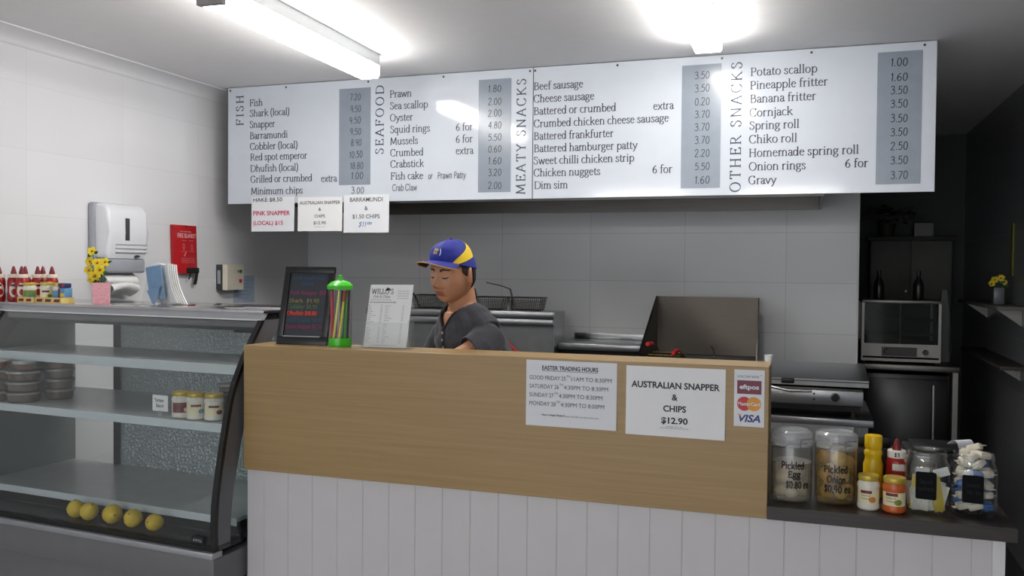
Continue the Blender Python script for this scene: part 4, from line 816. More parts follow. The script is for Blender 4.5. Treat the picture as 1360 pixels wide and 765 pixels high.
# ------------------------------------------------------------------ jars on the dark worktop
ZW = .9112
glassmat('clear_plastic', (0.98, 0.98, 0.975), 0.03, 1.6); glassmat('lid_clear', (0.93, 0.94, 0.95), 0.1, 1.5, 0.3, (0.75, 0.76, 0.78))
pmat('egg_white', (226, 216, 196), 0.35, var=0.05); pmat('onion_skin', (198, 166, 104), 0.35, var=0.14); pmat('onion_pale', (214, 202, 160), 0.35, var=0.1)
glassmat('egg_brine', (0.93, 0.9, 0.82), 0.3, 1.02, 0.34, (0.60, 0.56, 0.47)); glassmat('onion_brine', (0.95, 0.84, 0.58), 0.3, 1.02, 0.26, (0.42, 0.32, 0.15))
pmat('wire', (150, 150, 148), 0.3, 1.0)
def pickle_jar(x, y, lab, brine, level, words):
    R0, hh = .0595, .205; t = thing('pickle_jar', lab, 'pickle jar', (x, y, ZW), 0, 'clip-top pickle jars')
    MB().lathe([(0, 0), (R0 * .86, 0), (R0 * .97, .006), (R0, .016), (R0, .165), (R0 * .97, .175), (R0 * .94, .175), (R0 * .965, .163), (R0 * .965, .018), (R0 * .9, .008), (0, .006)], seg=40).build('jar_body', 'clear_plastic', t, False)
    MB().lathe([(0, .0075), (R0 * .9, .0085), (R0 * .955, .018), (R0 * .955, level), (0, level)], seg=36).build('brine', brine, t, False)
    ld = MB().lathe([(R0 * .8, .172), (R0 * 1.0, .172), (R0 * 1.03, .178), (R0 * 1.03, .198), (R0 * .98, .207), (R0 * .8, .213), (R0 * .75, .209), (0, .208)], seg=40).build('lid', 'lid_clear', t, False)
    MB().lathe([(R0 * 1.0, .166), (R0 * 1.03, .168), (R0 * 1.03, .172), (R0 * 1.0, .174)], seg=40, closed=True).build('lid_seal', 'tub_lid_plastic', t, False)
    a = facing(x, y); m = MB(); fm = wrap(0, 0, R0 * 1.035, a)
    m.tube([fm(-.066, .160), fm(-.055, .163), fm(-.02, .166), fm(-.014, .172), fm(-.014, .19), fm(-.02, .196), fm(-.06, .2)], .0013, 6); m.tube([fm(.026, .165), fm(.026, .19), fm(.05, .192), fm(.07, .19)], .0013, 6); m.build('clip_wire', 'wire', t, False)
    m = MB(); fm = wrap(0, 0, R0 * 1.004, a)
    for s, u, z, w in words: pen(m, s, fm, u, z, .0195, w, 14, 12, False, 3, .3)
    m.build('marker_writing', 'rubber_black', t, False, False, recalc=False)
    return t
pickle_jar(-.048, 2.775, 'clip-top jar of pickled eggs beside the oak screen', 'egg_brine', .118, [('Pickled', -.03, .104, .068), ('Egg', -.01, .079, .036), ('$0.80 ea', -.016, .048, .07)])
pickle_jar(.0765, 2.79, 'clip-top jar of pickled onions in amber brine', 'onion_brine', .16, [('Pickled', -.034, .099, .07), ('Onion', -.024, .07, .054), ('$0.90 ea', -.032, .042, .078)])
def egg(cx, cy, x, y, z, rx, rz, lab):
    t = thing('pickled_egg', lab, 'pickled egg', (cx + x, cy + y, ZW + z - .02), 0, 'pickled eggs in the jar')
    M = Matrix.Translation((0, 0, .02)) @ Matrix.Rotation(rz, 4, 'Z') @ Matrix.Rotation(rx, 4, 'X'); r = .019
    MB().lathe([(0, -1.15 * r), (.45 * r, -1.03 * r), (.82 * r, -.66 * r), (1.0 * r, -.1 * r), (.93 * r, .42 * r), (.68 * r, .92 * r), (.35 * r, 1.22 * r), (0, 1.32 * r)], seg=20, M=M).build('egg_white', 'egg_white', t, False)
for k, (x, y, z, rx, rz) in enumerate([(-.036, -.026, .033, 1.3, .5), (.002, -.04, .031, 1.5, 1.2), (.036, -.022, .038, 1.2, -.5), (-.03, -.022, .074, 1.4, 1.0), (.012, -.026, .072, 1.1, .2), (.03, .024, .034, 1.4, 2.), (-.02, .03, .033, 1.5, .3), (-.022, .026, .075, 1.2, 1.7), (.024, .022, .078, 1.3, 2.5)]):
    egg(-.048, 2.775, x * .86, y * .86, z, rx, rz, 'pickled egg in the jar, ' + ['lower left against the jar front', 'lowest one at the front, under the price', 'at the right front, the brightest', 'at upper left beneath the word Pickled', 'behind the word Egg', 'at the bottom right rear', 'at the bottom left rear', 'upper left rear', 'upper right rear'][k])
def onion(cx, cy, x, y, z, r, rx, rz, mt, lab):
    t = thing('pickled_onion', lab, 'pickled onion', (cx + x, cy + y, ZW + z - r * .9), 0, 'pickled onions in the jar')
    M = Matrix.Translation((0, 0, r * .9)) @ Matrix.Rotation(rz, 4, 'Z') @ Matrix.Rotation(rx, 4, 'X')
    MB().lathe([(0, -.95 * r), (.2 * r, -.9 * r), (.62 * r, -.72 * r), (.93 * r, -.3 * r), (1.0 * r, .05 * r), (.88 * r, .45 * r), (.58 * r, .76 * r), (.24 * r, .95 * r), (.1 * r, 1.08 * r), (0, 1.1 * r)], seg=20, M=M).build('onion_bulb', mt, t, False)
    MB().lathe([(0, -.9 * r), (.16 * r, -.94 * r), (.1 * r, -1.0 * r), (0, -1.0 * r)], seg=8, M=M).build('root_end', 'lemon_stem', t, False)
ON = [(-.03, -.03, .036, .023, 1.2, .4, 'onion_skin', 'at the lower left front'), (.018, -.034, .036, .023, 1.4, 1.2, 'onion_pale', 'at the lower front, under the price'), (.04, .0, .04, .021, .8, .2, 'onion_skin', 'lower right, the orange one'), (-.03, -.024, .086, .025, 1.0, .5, 'onion_skin', 'left front beside the word Pickled'), (.02, -.03, .082, .023, 1.3, 2.0, 'onion_pale', 'front right behind the word Onion'), (.012, -.028, .134, .027, 1.5, .7, 'onion_pale', 'large pale one at the top front'), (.042, .006, .122, .021, 1, 1, 'onion_skin', 'at the upper right'), (-.038, .008, .132, .022, 1, 2, 'onion_skin', 'at the upper left'), (-.02, .03, .04, .023, 1, 1, 'onion_skin', 'bottom left rear'), (.026, .034, .082, .022, 1.2, 1, 'onion_skin', 'middle right rear'), (-.018, .032, .09, .022, 1.2, 2, 'onion_pale', 'middle left rear')]
for x, y, z, r, rx, rz, mt, lb in ON: onion(.0765, 2.79, x * .86, y * .86, z, r * .88, rx, rz, mt, 'pickled onion in the amber jar, ' + lb)
# sauces
sauce_jar(.166, 2.745, ZW, .031, .1, 'white jar of tartare sauce with a gold lid on the dark worktop', 'mayo_white', 'lid_gold', 'label_cream', 'label_orange', ('Natural', 'Tartare'), 'sauce jars on the worktop')
pmat('cocktail_orange', (196, 96, 42), 0.3, var=0.06)
sauce_jar(.234, 2.738, ZW, .0325, .1, 'orange jar of cocktail sauce with a gold lid on the dark worktop', 'cocktail_orange', 'lid_gold', 'label_cream', 'label_green', ('Seafood', 'Cocktail'), 'sauce jars on the worktop')
pmat('mustard_yellow', (226, 186, 18), 0.3, var=0.03)
t = thing('mustard_bottle', 'yellow plastic mustard bottle behind the white sauce jar', 'sauce bottle', (.187, 2.9, ZW))
MB().lathe([(0, 0), (.025, 0), (.028, .004), (.028, .06), (.0285, .1), (.025, .112), (.0235, .122), (.0265, .132), (.0255, .142), (.021, .148), (0, .149)], seg=24).build('bottle_body', 'mustard_yellow', t, False)
MB().lathe([(.018, .147), (.0245, .149), (.0255, .153), (.0255, .184), (.024, .188), (0, .189)], seg=20).build('cap', 'mustard_yellow', t, False)
pmat('tag_white', (226, 222, 212), 0.5)
t = thing('ketchup_bottle', 'red squeeze bottle with a cream price collar behind the orange jar', 'sauce bottle', (.252, 2.89, ZW)); r = .03
MB().lathe([(0, 0), (r * .9, 0), (r, .006), (r, .08), (r * .96, .1), (r * 1.0, .112), (r * .9, .124), (r * .8, .128), (0, .128)], seg=24).build('bottle_body', 'sauce_red', t, False)
MB().lathe([(r * .7, .127), (r * .88, .128), (r * .88, .148), (r * .8, .15), (0, .15)], seg=24).build('collar', 'tag_white', t, False)
MB().lathe([(r * .44, .15), (r * .4, .158), (r * .2, .178), (r * .12, .183), (0, .184)], seg=14).build('nozzle', 'nozzle_red', t, False)
m = MB(); fm = wrap(0, 0, r * .9, facing(.252, 2.89)); pen(m, '$3', fm, -.007, .133, .011, .015, 12, 10, False); m.build('price', 'rubber_black', t, False, False, recalc=False)
m = MB(); fm = wrap(0, 0, r * 1.01, facing(.252, 2.89)); patch(m, fm, -.012, .03, .092, .112); m.build('label', 'tag_white', t, False)
# two open glass jars with chalk labels
pmat('chalk_faint', (40, 44, 48), 0.8); pmat('chalk_label', (15, 16, 18), 0.85, spec=0.2)
def open_jar(x, y, lab, words, R0=.06):
    t = thing('glass_jar', lab, 'glass jar', (x, y, ZW), 0, 'open glass jars with black labels')
    MB().lathe([(0, 0), (R0 * .86, 0), (R0 * .94, .008), (R0, .03), (R0 * 1.0, .12), (R0 * .98, .138), (R0 * .86, .152), (R0 * .84, .157), (R0 * .88, .160), (R0 * .88, .165), (R0 * .85, .168), (R0 * .86, .174), (R0 * .83, .176), (R0 * .8, .17), (R0 * .8, .156), (R0 * .94, .137), (R0 * .96, .12), (R0 * .96, .03), (R0 * .9, .012), (0, .008)], seg=48, sq=3.2).build('jar_body', 'jar_glass', t, False)
    a = facing(x, y) + .0; ca, sa = math.cos(a), math.sin(a); rr = R0 * 1.03
    fp = lambda u, v, o=0.0: ((rr + o) * ca - u * sa * -1 * -1, (rr + o) * sa + u * ca, v)
    m = MB(); m.prism([(-.024, .045), (.024, .045), (.027, .049), (.027, .118), (.024, .122), (-.024, .122), (-.027, .118), (-.027, .049)], lambda p: fp(p[0], p[1], 0), lambda p: fp(p[0], p[1], .0015)); lb = m.build('label', 'chalk_label', t, False)
    m = MB()
    for s, u, z, w, in words: pen(m, s, lambda u_, v_: fp(u_, v_, .002), u, z, .011, w, 5, 5, False, 2, .2)
    m.build('chalk_writing', 'chalk_faint', lb, False, False, recalc=False)
pmat('sachet_white', (214, 212, 200), 0.6, var=0.12, scale=60); pmat('sachet_yellow', (214, 190, 70), 0.6, var=0.1)
J1, J2 = (.3225, 2.79), (.444, 2.79)
open_jar(*J1, 'open glass jar of paper sachets with a black label, left of the two jars', [('Sauce', -.017, .09, .034), ('sachets', -.02, .07, .04)])
open_jar(*J2, 'open glass jar filled to the brim with blue and white wrapped sweets', [('Sweets', -.018, .09, .036), ('30c ea', -.016, .07, .034)], .0595)
random.seed(11)
for k in range(22):
    fr = k < 11; q = random.uniform(-.8, .8); cx = -.04 + .08 * ((k % 11) / 10); cy = (-.045 if fr else .03) + random.uniform(-.008, .008); h_ = random.uniform(.045, .075) if k not in (0, 10) else .1
    tl = random.uniform(-.35, .35) if k % 11 > 4 else random.uniform(-.2, .1)
    t = tag(MB().box(-.015, .015, -.0012, .0012, 0, h_, .0005, 1, Matrix.Rotation(q, 4, 'Z') @ Matrix.Rotation(tl, 4, 'Y')).build('paper_sachet', 'sachet_yellow' if k in (0, 4, 10, 15, 17) else 'sachet_white'), ('yellow' if k in (0, 4, 10, 15, 17) else 'white') + ' paper sachet standing in the left open glass jar', 'sachet', ('yellow' if k in (0, 4, 10, 15, 17) else 'white') + ' paper sachets in the glass jar'); t.location = (J1[0] + cx * .82, J1[1] + cy * .86, ZW + .0095)
t = tag(MB().box(-.02, .02, -.001, .001, -.012, .012, .0005, 1, Matrix.Rotation(-.35, 4, 'Y')).build('paper_sachet', ['paper_white']), 'white paper sachet caught high and tilted at the right of the left glass jar', 'sachet'); t.location = (J1[0] + .036, J1[1] - .032, ZW + .118)
pmat('wrap_white', (216, 208, 190), 0.35, var=0.06); pmat('wrap_blue', (52, 100, 170), 0.25, var=0.25, scale=90)
cnt = 0
def sweet(x, y, z, blue, M, lab):
    t = thing('wrapped_sweet', lab, 'sweet', (J2[0] + x, J2[1] + y, ZW + z - .008), 0, 'wrapped sweets in the glass jar')
    T = Matrix.Translation((0, 0, .008)) @ M
    MB().box(-.0195, .0195, -.0135, .0135, -.0095, .0095, .005, 2, T).build('wrapped_body', 'wrap_blue' if blue else 'wrap_white', t, False)
    m = MB()
    for sg in (-1, 1):
        m = MB(); m.prism([(0, -.004), (0, .004), (.010, .011), (.010, -.011)], lambda p: tuple(T @ Vector((sg * (.0195 + p[0]), p[1], .0006))), lambda p: tuple(T @ Vector((sg * (.0195 + p[0]), p[1], -.0006)))); m.build('wrapper_twist', 'wrap_white' if not blue else 'wrap_blue', t, False)
lay = [(x, y, z) for z in (.03, .062, .094, .122) for x, y in ((-.034, -.033), (.004, -.036), (.034, -.033), (-.036, .008), (.036, .008), (.0, .03))] + [(-.028, -.02, .146), (.012, -.03, .148), (.03, .012, .15), (-.02, .024, .152), (-.004, -.012, .170), (.028, -.012, .172), (-.026, .004, .174), (.004, .012, .188)]
nm = ['at the bottom', 'in the second layer', 'in the middle layer', 'in the fourth layer', 'in the layer under the neck']
for i, (x, y, z) in enumerate(lay):
    M = Matrix.Rotation(random.uniform(0, 6.28), 4, 'Z') @ Matrix.Rotation(random.uniform(-.5, .5), 4, 'X') @ Matrix.Rotation(random.uniform(-.4, .4), 4, 'Y')
    if i < 24 and y < 0: M = Matrix.Rotation(random.uniform(-.3, .3) - (1.2 if x > .02 else 0), 4, 'Z') @ Matrix.Rotation(random.uniform(-.4, .4), 4, 'Y')
    k = .8; blue = (i * 7 + i // 6) % 10 in (1, 4, 6, 8)
    pos = ['front left', 'front middle', 'front right', 'left side', 'right side', 'rear']
    lb = ('blue' if blue else 'white') + ' wrapped sweet ' + ('%s of the full jar, %s' % (nm[i // 6], pos[i % 6]) if i < 24 else 'heaped in the mouth of the full jar, ' + ['front left', 'front middle', 'right', 'rear left', 'on top at the front', 'on top at the right', 'on top at the left', 'topmost of all'][i - 24])
    sweet(x * k, y * k, z, blue, M, lb)
# till and receipt behind the jars
pmat('till_black', (20, 20, 22), 0.4, var=0.1); pmat('receipt', (232, 232, 236), 0.7)
t = thing('receipt_printer', 'black receipt printer on the dark worktop behind the open jars', 'receipt printer', (.4, 3.1, ZW))
MB().box(.29, .5, 3.0, 3.2, ZW, ZW + .125, .008, 2).build('printer_body', 'till_black', t); MB().box(.31, .47, 3.02, 3.17, ZW + .125, ZW + .14, .005, 2).build('printer_lid', 'rubber_black', t)
m = MB(); m.grid(3, 14, lambda u, v: (.43 + .82 * .06 * (u - .5) + .57 * .055 * math.sin(v * 1.5), 3.03 + .57 * .06 * (u - .5) - .82 * .055 * math.sin(v * 1.5), ZW + .146 + .032 * math.sin(v * 2.3 + .3) - .075 * v ** 3), (0, 0, .0008)); m.build('receipt_paper', 'receipt', t)
t = thing('till', 'black till back standing on the worktop left of the receipt printer', 'till', (.17, 3.12, ZW))
MB().box(.08, .26, 3.06, 3.18, ZW, ZW + .12, .006, 2).build('till_body', 'till_black', t); MB().box(.09, .25, 3.07, 3.09, ZW + .12, ZW + .15, .004, 2).build('till_top', 'rubber_black', t)
# ------------------------------------------------------------------ the kitchen behind the counter
pmat('grime_dark', (38, 37, 35), 0.45, var=0.2); pmat('range_grey', (112, 116, 116), 0.45, var=.08); pmat('handle_red', (198, 30, 40), 0.35); pmat('knob_black', (18, 18, 18), 0.35); pmat('bronze_wire', (112, 96, 62), 0.35, 0.8); pmat('wire_dark', (70, 66, 60), 0.4, 0.8)
t = thing('frying_range', 'long stainless frying range with baskets standing on its top ledge', 'frying range', (-2.07, 5.16, 0))
m = MB(); m.box(-2.70, -1.449, 5.05, 5.28, 1.302, 1.338, .003); m.build('top_ledge', 'steel', t)
m = MB(); m.box(-2.69, -1.452, 5.056, 5.075, 1.258, 1.29, .002); m.build('front_band', 'steel', t)
m = MB(); m.box(-2.66, -1.449, 5.08, 5.28, .1, 1.302); m.build('body', 'range_grey', t)
m = MB(); m.box(-1.4488, -1.444, 5.055, 5.285, .1, 1.338); m.build('end_panel', 'steel', t)
m = MB(); m.tube([(-1.82, 5.03, 1.225), (-1.53, 4.97, 1.01)], .008, 10); m.build('lever', 'handle_red', t)['label'] = 'red lever handle'
m = MB(); m.cyl((-1.535, 4.975, 1.015), (-1.535, 5.085, 1.015), .008); m.build('lever_pivot', 'steel', t)
for x in (-2.6, -1.55): m = MB(); m.cyl((x, 5.18, 0), (x, 5.18, .1), .03); m.build('leg', 'steel', t)
def basket(x, y, z, w, d, h, lab, grp, wire='wire_dark', handle=None, grip=None):
    t = thing('fry_basket', lab, 'fry basket', (x, y, z), 0, grp)
    top = [(-w / 2, -d / 2), (w / 2, -d / 2), (w / 2, d / 2), (-w / 2, d / 2)]; k = .84; r = .0011
    m = MB(); m.tube([(a, b, h) for a, b in top], .003, 6, closed=True); m.tube([(a * k, b * k, .003) for a, b in top], .002, 6, closed=True); m.build('rim', wire, t, False)
    m = MB(); n1, n2 = max(6, int(w / .013)), max(5, int(d / .013))
    for i in range(n1 + 1):
        u = -w / 2 + w * i / n1
        m.tube([(u, -d / 2, h), (u * k, -d / 2 * k, .003), (u * k, d / 2 * k, .003), (u, d / 2, h)], r, 4, False)
    for i in range(n2 + 1):
        u = -d / 2 + d * i / n2
        m.tube([(-w / 2, u, h), (-w / 2 * k, u * k, .003), (w / 2 * k, u * k, .003), (w / 2, u, h)], r, 4, False)
    for j in range(1, int(h / .012)):
        q = j * .012 / h; kk = k + (1 - k) * q
        m.tube([(a * kk, b * kk, h * q) for a, b in top], r, 4, closed=True)
    m.build('wire_mesh', wire, t, False)
    if handle:
        m = MB()
        for o in (-.012, .012): m.tube([tuple(Vector(p) + Vector((0, o * (1 - i / (len(handle) - 1) * .8), 0))) for i, p in enumerate(handle)], .0028, 6)
        hd = m.build('handle', wire, t, False)
        if grip: m = MB(); m.tube([handle[-1], tuple(Vector(handle[-1]) + Vector(grip))], .011, 10); m.build('grip', 'handle_red', hd, False)
    return t
hnd = [(-.095, 0, .0), (-.1, 0, .09), (-.11, 0, .13), (-.16, -.02, .15), (-.25, -.05, .17)]
g = 'wire baskets on the frying range'
basket(-1.65, 5.165, 1.3385, .215, .14, .08, 'wire basket at the right end of the range ledge, its handle raised', g, handle=hnd)
basket(-1.885, 5.165, 1.3385, .2, .14, .08, 'middle wire basket on the range, just right of the person', g, handle=hnd[:4])
basket(-2.29, 5.165, 1.3385, .215, .14, .085, 'wire basket on the range left of the person, behind the flyer', g, handle=[(-.05, -.06, 0), (-.08, -.075, .08), (-.11, -.08, .12)])
t = thing('steel_bench', 'stainless bench with a low upstand against the back wall', 'bench', (-1.1, 5.3, 0))
m = MB(); m.box(-1.44, -.915, 5.13, 5.532, 1.112, 1.15, .003); m.build('bench_top', 'steel', t); m = MB(); m.box(-1.44, -.915, 5.518, 5.533, 1.15, 1.188, .002); m.build('upstand', 'steel', t)
m = MB(); m.box(-1.43, -.93, 5.2, 5.52, .0, 1.11); m.build('cupboard', 'grime_dark', t)
t = thing('deep_fryer', 'fryer with a tall dark stainless splashback and sloping side', 'deep fryer', (-.59, 4.95, 0))
m = MB(); m.box(-.905, -.275, 4.62, 5.33, 0, 1.03, .004); m.build('body', 'grime_dark', t)
m = MB(); m.grid(12, 8, lambda u, v: (-.872 + .582 * u, 5.29 + .03 * v + .006 * math.sin(u * 5 + v * 3), 1.03 + .408 * v), (0, .004, 0)); m.build('splashback', 'steel_dark', t)
m = MB(); m.prism([(5.32, 1.438), (5.31, 1.03), (4.64, 1.03), (4.66, 1.09)], lambda p: (-.885, p[0], p[1]), lambda p: (-.872, p[0], p[1])); m.build('side_wing', 'steel_dark', t)
m = MB(); m.prism([(5.32, 1.438), (5.31, 1.03), (5.12, 1.03)], lambda p: (-.29, p[0], p[1]), lambda p: (-.284, p[0], p[1])); m.build('side_wing', 'steel_dark', t)
m = MB(); m.box(-.872, -.29, 5.2, 5.29, 1.03, 1.1, .004); m.build('flue_box', 'grime_dark', t)
g = 'baskets hanging in the fryer'
basket(-.75, 4.86, 1.035, .17, .16, .1, 'bronze wire basket with two red handles at the left of the fryer', g, 'bronze_wire', [(-.05, .08, .1), (-.06, .05, .135), (-.065, -.06, .158)], (-.012, -.09, .006))
basket(-.58, 4.86, 1.035, .13, .16, .07, 'bronze wire basket with a red handle in the middle of the fryer', g, 'bronze_wire', [(-.05, -.0, .07), (-.08, -.03, .11), (-.1, -.05, .125)], (-.012, -.08, -.006))
basket(-.42, 4.86, 1.035, .16, .16, .07, 'bronze wire basket at the right of the fryer with a bare wire loop', g, 'bronze_wire', [(-.07, .08, .07), (-.085, .08, .13), (-.1, .06, .15), (-.06, .05, .15)])
# hotplate on its stand
t = thing('steel_stand', 'stainless stand under the hotplate, right of the oak screen', 'stand', (-.15, 4.75, 0))
m = MB(); m.box(-.255, .285, 4.42, 5.1, .868, .902, .003); m.build('stand_top', 'steel', t)
for x, y in ((-.23, 4.47), (.245, 4.47), (-.23, 5.06), (.245, 5.06)): m = MB(); m.box(x - .018, x + .018, y - .018, y + .018, 0, .868); m.build('leg', 'steel', t)
m = MB(); m.box(-.22, .23, 4.5, 5.04, .2, .215); m.build('lower_shelf', 'steel_dark', t)
t = thing('hotplate', 'stainless hotplate with a low lid, a control knob and a lever handle', 'hotplate', (-.1, 4.75, .9025))
m = MB(); m.box(-.25, .238, 4.47, 4.96, .955, 1.04, .003); m.build('body', 'steel_dark', t)
m = MB(); m.box(-.25, .24, 4.455, 4.47, .96, 1.03, .002); m.build('control_panel', 'steel', t)
m = MB(); m.cyl((.115, 4.455, .998), (.115, 4.425, .998), .021, .017, 20); m.build('knob', 'knob_black', t)
for z in (.985, 1.012): m = MB(); m.cyl((.02, 4.455, z), (.02, 4.45, z), .005, None, 10); m.build('indicator', 'knob_black', t)
m = MB(); m.box(-.24, .228, 4.48, 4.94, .93, .955); m.build('drip_tray', 'knob_black', t)
for x, y in ((-.22, 4.5), (.2, 4.5), (-.22, 4.92), (.2, 4.92)): m = MB(); m.cyl((x, y, .9025), (x, y, .93), .014); m.build('foot', 'knob_black', t)
m = MB(); m.prism([(4.44, 1.052), (4.44, 1.083), (4.5, 1.098), (4.86, 1.122), (4.95, 1.115), (4.985, 1.08), (4.985, 1.052)], lambda p: (-.26, p[0], p[1]), lambda p: (.262, p[0], p[1]))
m.build('lid', 'steel', t, ang=14)
m = MB(); m.box(-.259, .261, 4.436, 4.44, 1.072, 1.076); m.build('lid_seam', 'knob_black', t)
m = MB(); m.tube([(-.22, 4.44, 1.06), (-.22, 4.4, 1.05), (-.1, 4.39, 1.03), (.01, 4.4, 1.03)], .007, 10); m.build('lever', 'steel_bright', t)
m = MB(); m.box(-.13, -.07, 4.41, 4.44, 1.06, 1.085, .006); m.build('lid_handle', 'knob_black', t)
t = tag(MB().lathe([(0, 0), (.017, 0), (.021, .055), (.022, .058), (.019, .058), (.016, .004), (0, .004)], seg=20).build('paper_cup', 'paper_white'), 'small white cup on the hotplate lid by the end of the oak screen', 'cup'); t.location = (-.2, 4.66, 1.112)

# ------------------------------------------------------------------ the dim back room
steelmat('steel_shaded', (128, 126, 121), 0.4)  # darker copy of the steel, the back room's shade put into its colour
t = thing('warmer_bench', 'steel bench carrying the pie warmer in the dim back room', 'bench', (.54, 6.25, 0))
m = MB(); m.box(.27, .86, 5.94, 6.6, .985, 1.02, .003); m.build('bench_top', 'steel_shaded', t)
for x, y in ((.29, 5.97), (.84, 5.97), (.29, 6.57), (.84, 6.57)): m = MB(); m.box(x - .015, x + .015, y - .015, y + .015, 0, .985); m.build('leg', 'steel_shaded', t)
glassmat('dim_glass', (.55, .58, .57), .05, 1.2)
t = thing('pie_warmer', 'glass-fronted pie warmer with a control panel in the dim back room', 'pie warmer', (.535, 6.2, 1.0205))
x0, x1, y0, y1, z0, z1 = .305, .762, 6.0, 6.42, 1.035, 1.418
m = MB(); m.box(x0, x1, y0, y1, z0, z0 + .018); m.box(x0, x1, y0, y1, z0 + .098, z0 + .11); m.box(x0, x1, y1 - .01, y1, z0 + .018, z0 + .098); m.box(x0, x0 + .01, y0, y1 - .01, z0 + .018, z0 + .098); m.box(x1 - .01, x1, y0, y1 - .01, z0 + .018, z0 + .098); m.build('base', 'steel_shaded', t)
m = MB(); m.box(x0 + .01, x1 - .01, y0 - .002, y0, z0 + .03, z0 + .098); m.build('control_panel', 'steel_shaded', t)
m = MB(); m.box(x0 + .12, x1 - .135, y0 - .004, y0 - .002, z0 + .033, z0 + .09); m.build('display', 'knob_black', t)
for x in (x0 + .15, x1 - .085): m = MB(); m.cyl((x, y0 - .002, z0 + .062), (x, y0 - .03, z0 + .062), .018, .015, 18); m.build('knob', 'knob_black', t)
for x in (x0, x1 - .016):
    for y in (y0, y1 - .016): m = MB(); m.box(x, x + .016, y, y + .016, z0 + .11, z1 - .018); m.build('post', 'steel_shaded', t)
m = MB(); m.box(x0, x1, y0, y1, z1 - .018, z1, .002); m.build('top', 'steel_shaded', t)
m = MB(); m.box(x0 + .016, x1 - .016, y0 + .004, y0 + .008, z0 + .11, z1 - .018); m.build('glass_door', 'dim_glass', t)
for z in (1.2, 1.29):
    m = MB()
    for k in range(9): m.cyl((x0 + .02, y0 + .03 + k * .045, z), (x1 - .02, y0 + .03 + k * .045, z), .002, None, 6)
    m.build('rack', 'steel_shaded', t)
m = MB(); m.cyl((.53, y0 + .006, 1.146), (.53, y0 + .006, 1.40), .004, None, 8); m.build('door_divider', 'steel_shaded', t)
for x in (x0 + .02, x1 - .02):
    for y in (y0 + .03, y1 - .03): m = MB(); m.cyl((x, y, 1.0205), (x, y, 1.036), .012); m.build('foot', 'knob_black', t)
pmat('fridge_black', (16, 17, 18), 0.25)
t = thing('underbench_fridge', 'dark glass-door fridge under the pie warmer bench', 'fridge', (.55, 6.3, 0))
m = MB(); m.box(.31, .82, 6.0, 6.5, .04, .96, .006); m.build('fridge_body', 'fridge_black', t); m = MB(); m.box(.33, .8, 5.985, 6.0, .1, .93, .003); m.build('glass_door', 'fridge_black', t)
m = MB(); m.box(.715, .73, 5.965, 5.985, .2, .9, .003); m.build('door_handle', 'steel_shaded', t)
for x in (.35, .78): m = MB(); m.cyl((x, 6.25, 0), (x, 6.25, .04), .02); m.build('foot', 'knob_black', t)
pmat('bottle_dark', (30, 32, 30), 0.3)
for x, lb in ((.415, 'dark bottle standing on the pie warmer, left of the two'), (.65, 'dark bottle standing on the pie warmer, right of the two')):
    t = thing('dark_bottle', lb, 'bottle', (x, 6.2, 1.4185), 0, 'dark bottles on the pie warmer')
    MB().lathe([(0, 0), (.03, 0), (.032, .005), (.032, .09), (.024, .12), (.012, .14), (.011, .165), (0, .166)], seg=18).build('bottle_body', 'bottle_dark', t, False); MB().lathe([(0, .185), (.013, .184), (.013, .16), (0, .16)], seg=14).build('cap', 'knob_black', t, False)
pmat('bag_grey', (110, 112, 110), 0.6, bump=.4)
t = thing('plastic_bag', 'crumpled pale bag beside the bottles on the pie warmer bench end', 'bag', (.815, 6.3, 1.0205)); m = MB(); m.grid(16, 10, lambda u, v: (.0 + (.04 + .008 * math.sin(u * 31 + v * 9)) * (1 - .5 * v ** 3) * math.cos(u * 6.283), (.05 + .01 * math.sin(u * 23)) * (1 - .4 * v * v) * math.sin(u * 6.283), .46 * v)); m.build('bag_body', 'bag_grey', t, False)
pmat('cream_shaded', (96, 96, 92), 0.6); pmat('dim_brown', (52, 48, 42), 0.6)  # the pale tone is darkened to stand for the room's dimness
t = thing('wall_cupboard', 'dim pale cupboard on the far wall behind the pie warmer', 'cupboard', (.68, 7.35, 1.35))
m = MB(); m.box(.42, .98, 7.22, 7.498, 1.35, 1.83, .003); m.build('carcass', 'cream_shaded', t)
for a, b in ((.425, .697), (.703, .975)): m = MB(); m.box(a, b, 7.205, 7.22, 1.355, 1.825, .003); d = m.build('door', 'cream_shaded', t); m = MB(); m.cyl(((b if a < .5 else a) + (-.03 if a < .5 else .03), 7.205, 1.45), ((b if a < .5 else a) + (-.03 if a < .5 else .03), 7.185, 1.45), .008); m.build('knob', 'steel_shaded', d)
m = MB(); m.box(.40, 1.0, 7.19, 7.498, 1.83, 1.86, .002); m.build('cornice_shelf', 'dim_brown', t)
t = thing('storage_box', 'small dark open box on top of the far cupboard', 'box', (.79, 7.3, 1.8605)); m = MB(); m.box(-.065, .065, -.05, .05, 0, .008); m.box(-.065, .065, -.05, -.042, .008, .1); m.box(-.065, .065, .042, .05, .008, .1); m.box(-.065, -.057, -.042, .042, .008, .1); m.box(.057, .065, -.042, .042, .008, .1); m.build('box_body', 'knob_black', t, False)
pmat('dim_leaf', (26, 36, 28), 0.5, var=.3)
t = thing('trailing_plant', 'dark trailing plant on top of the far cupboard under the board', 'plant', (.54, 7.34, 1.8605))
MB().lathe([(0, 0), (.05, 0), (.065, .1), (.058, .1), (.045, .01), (0, .01)], seg=18).build('pot', 'dim_brown', t, False)
random.seed(3); m = MB()
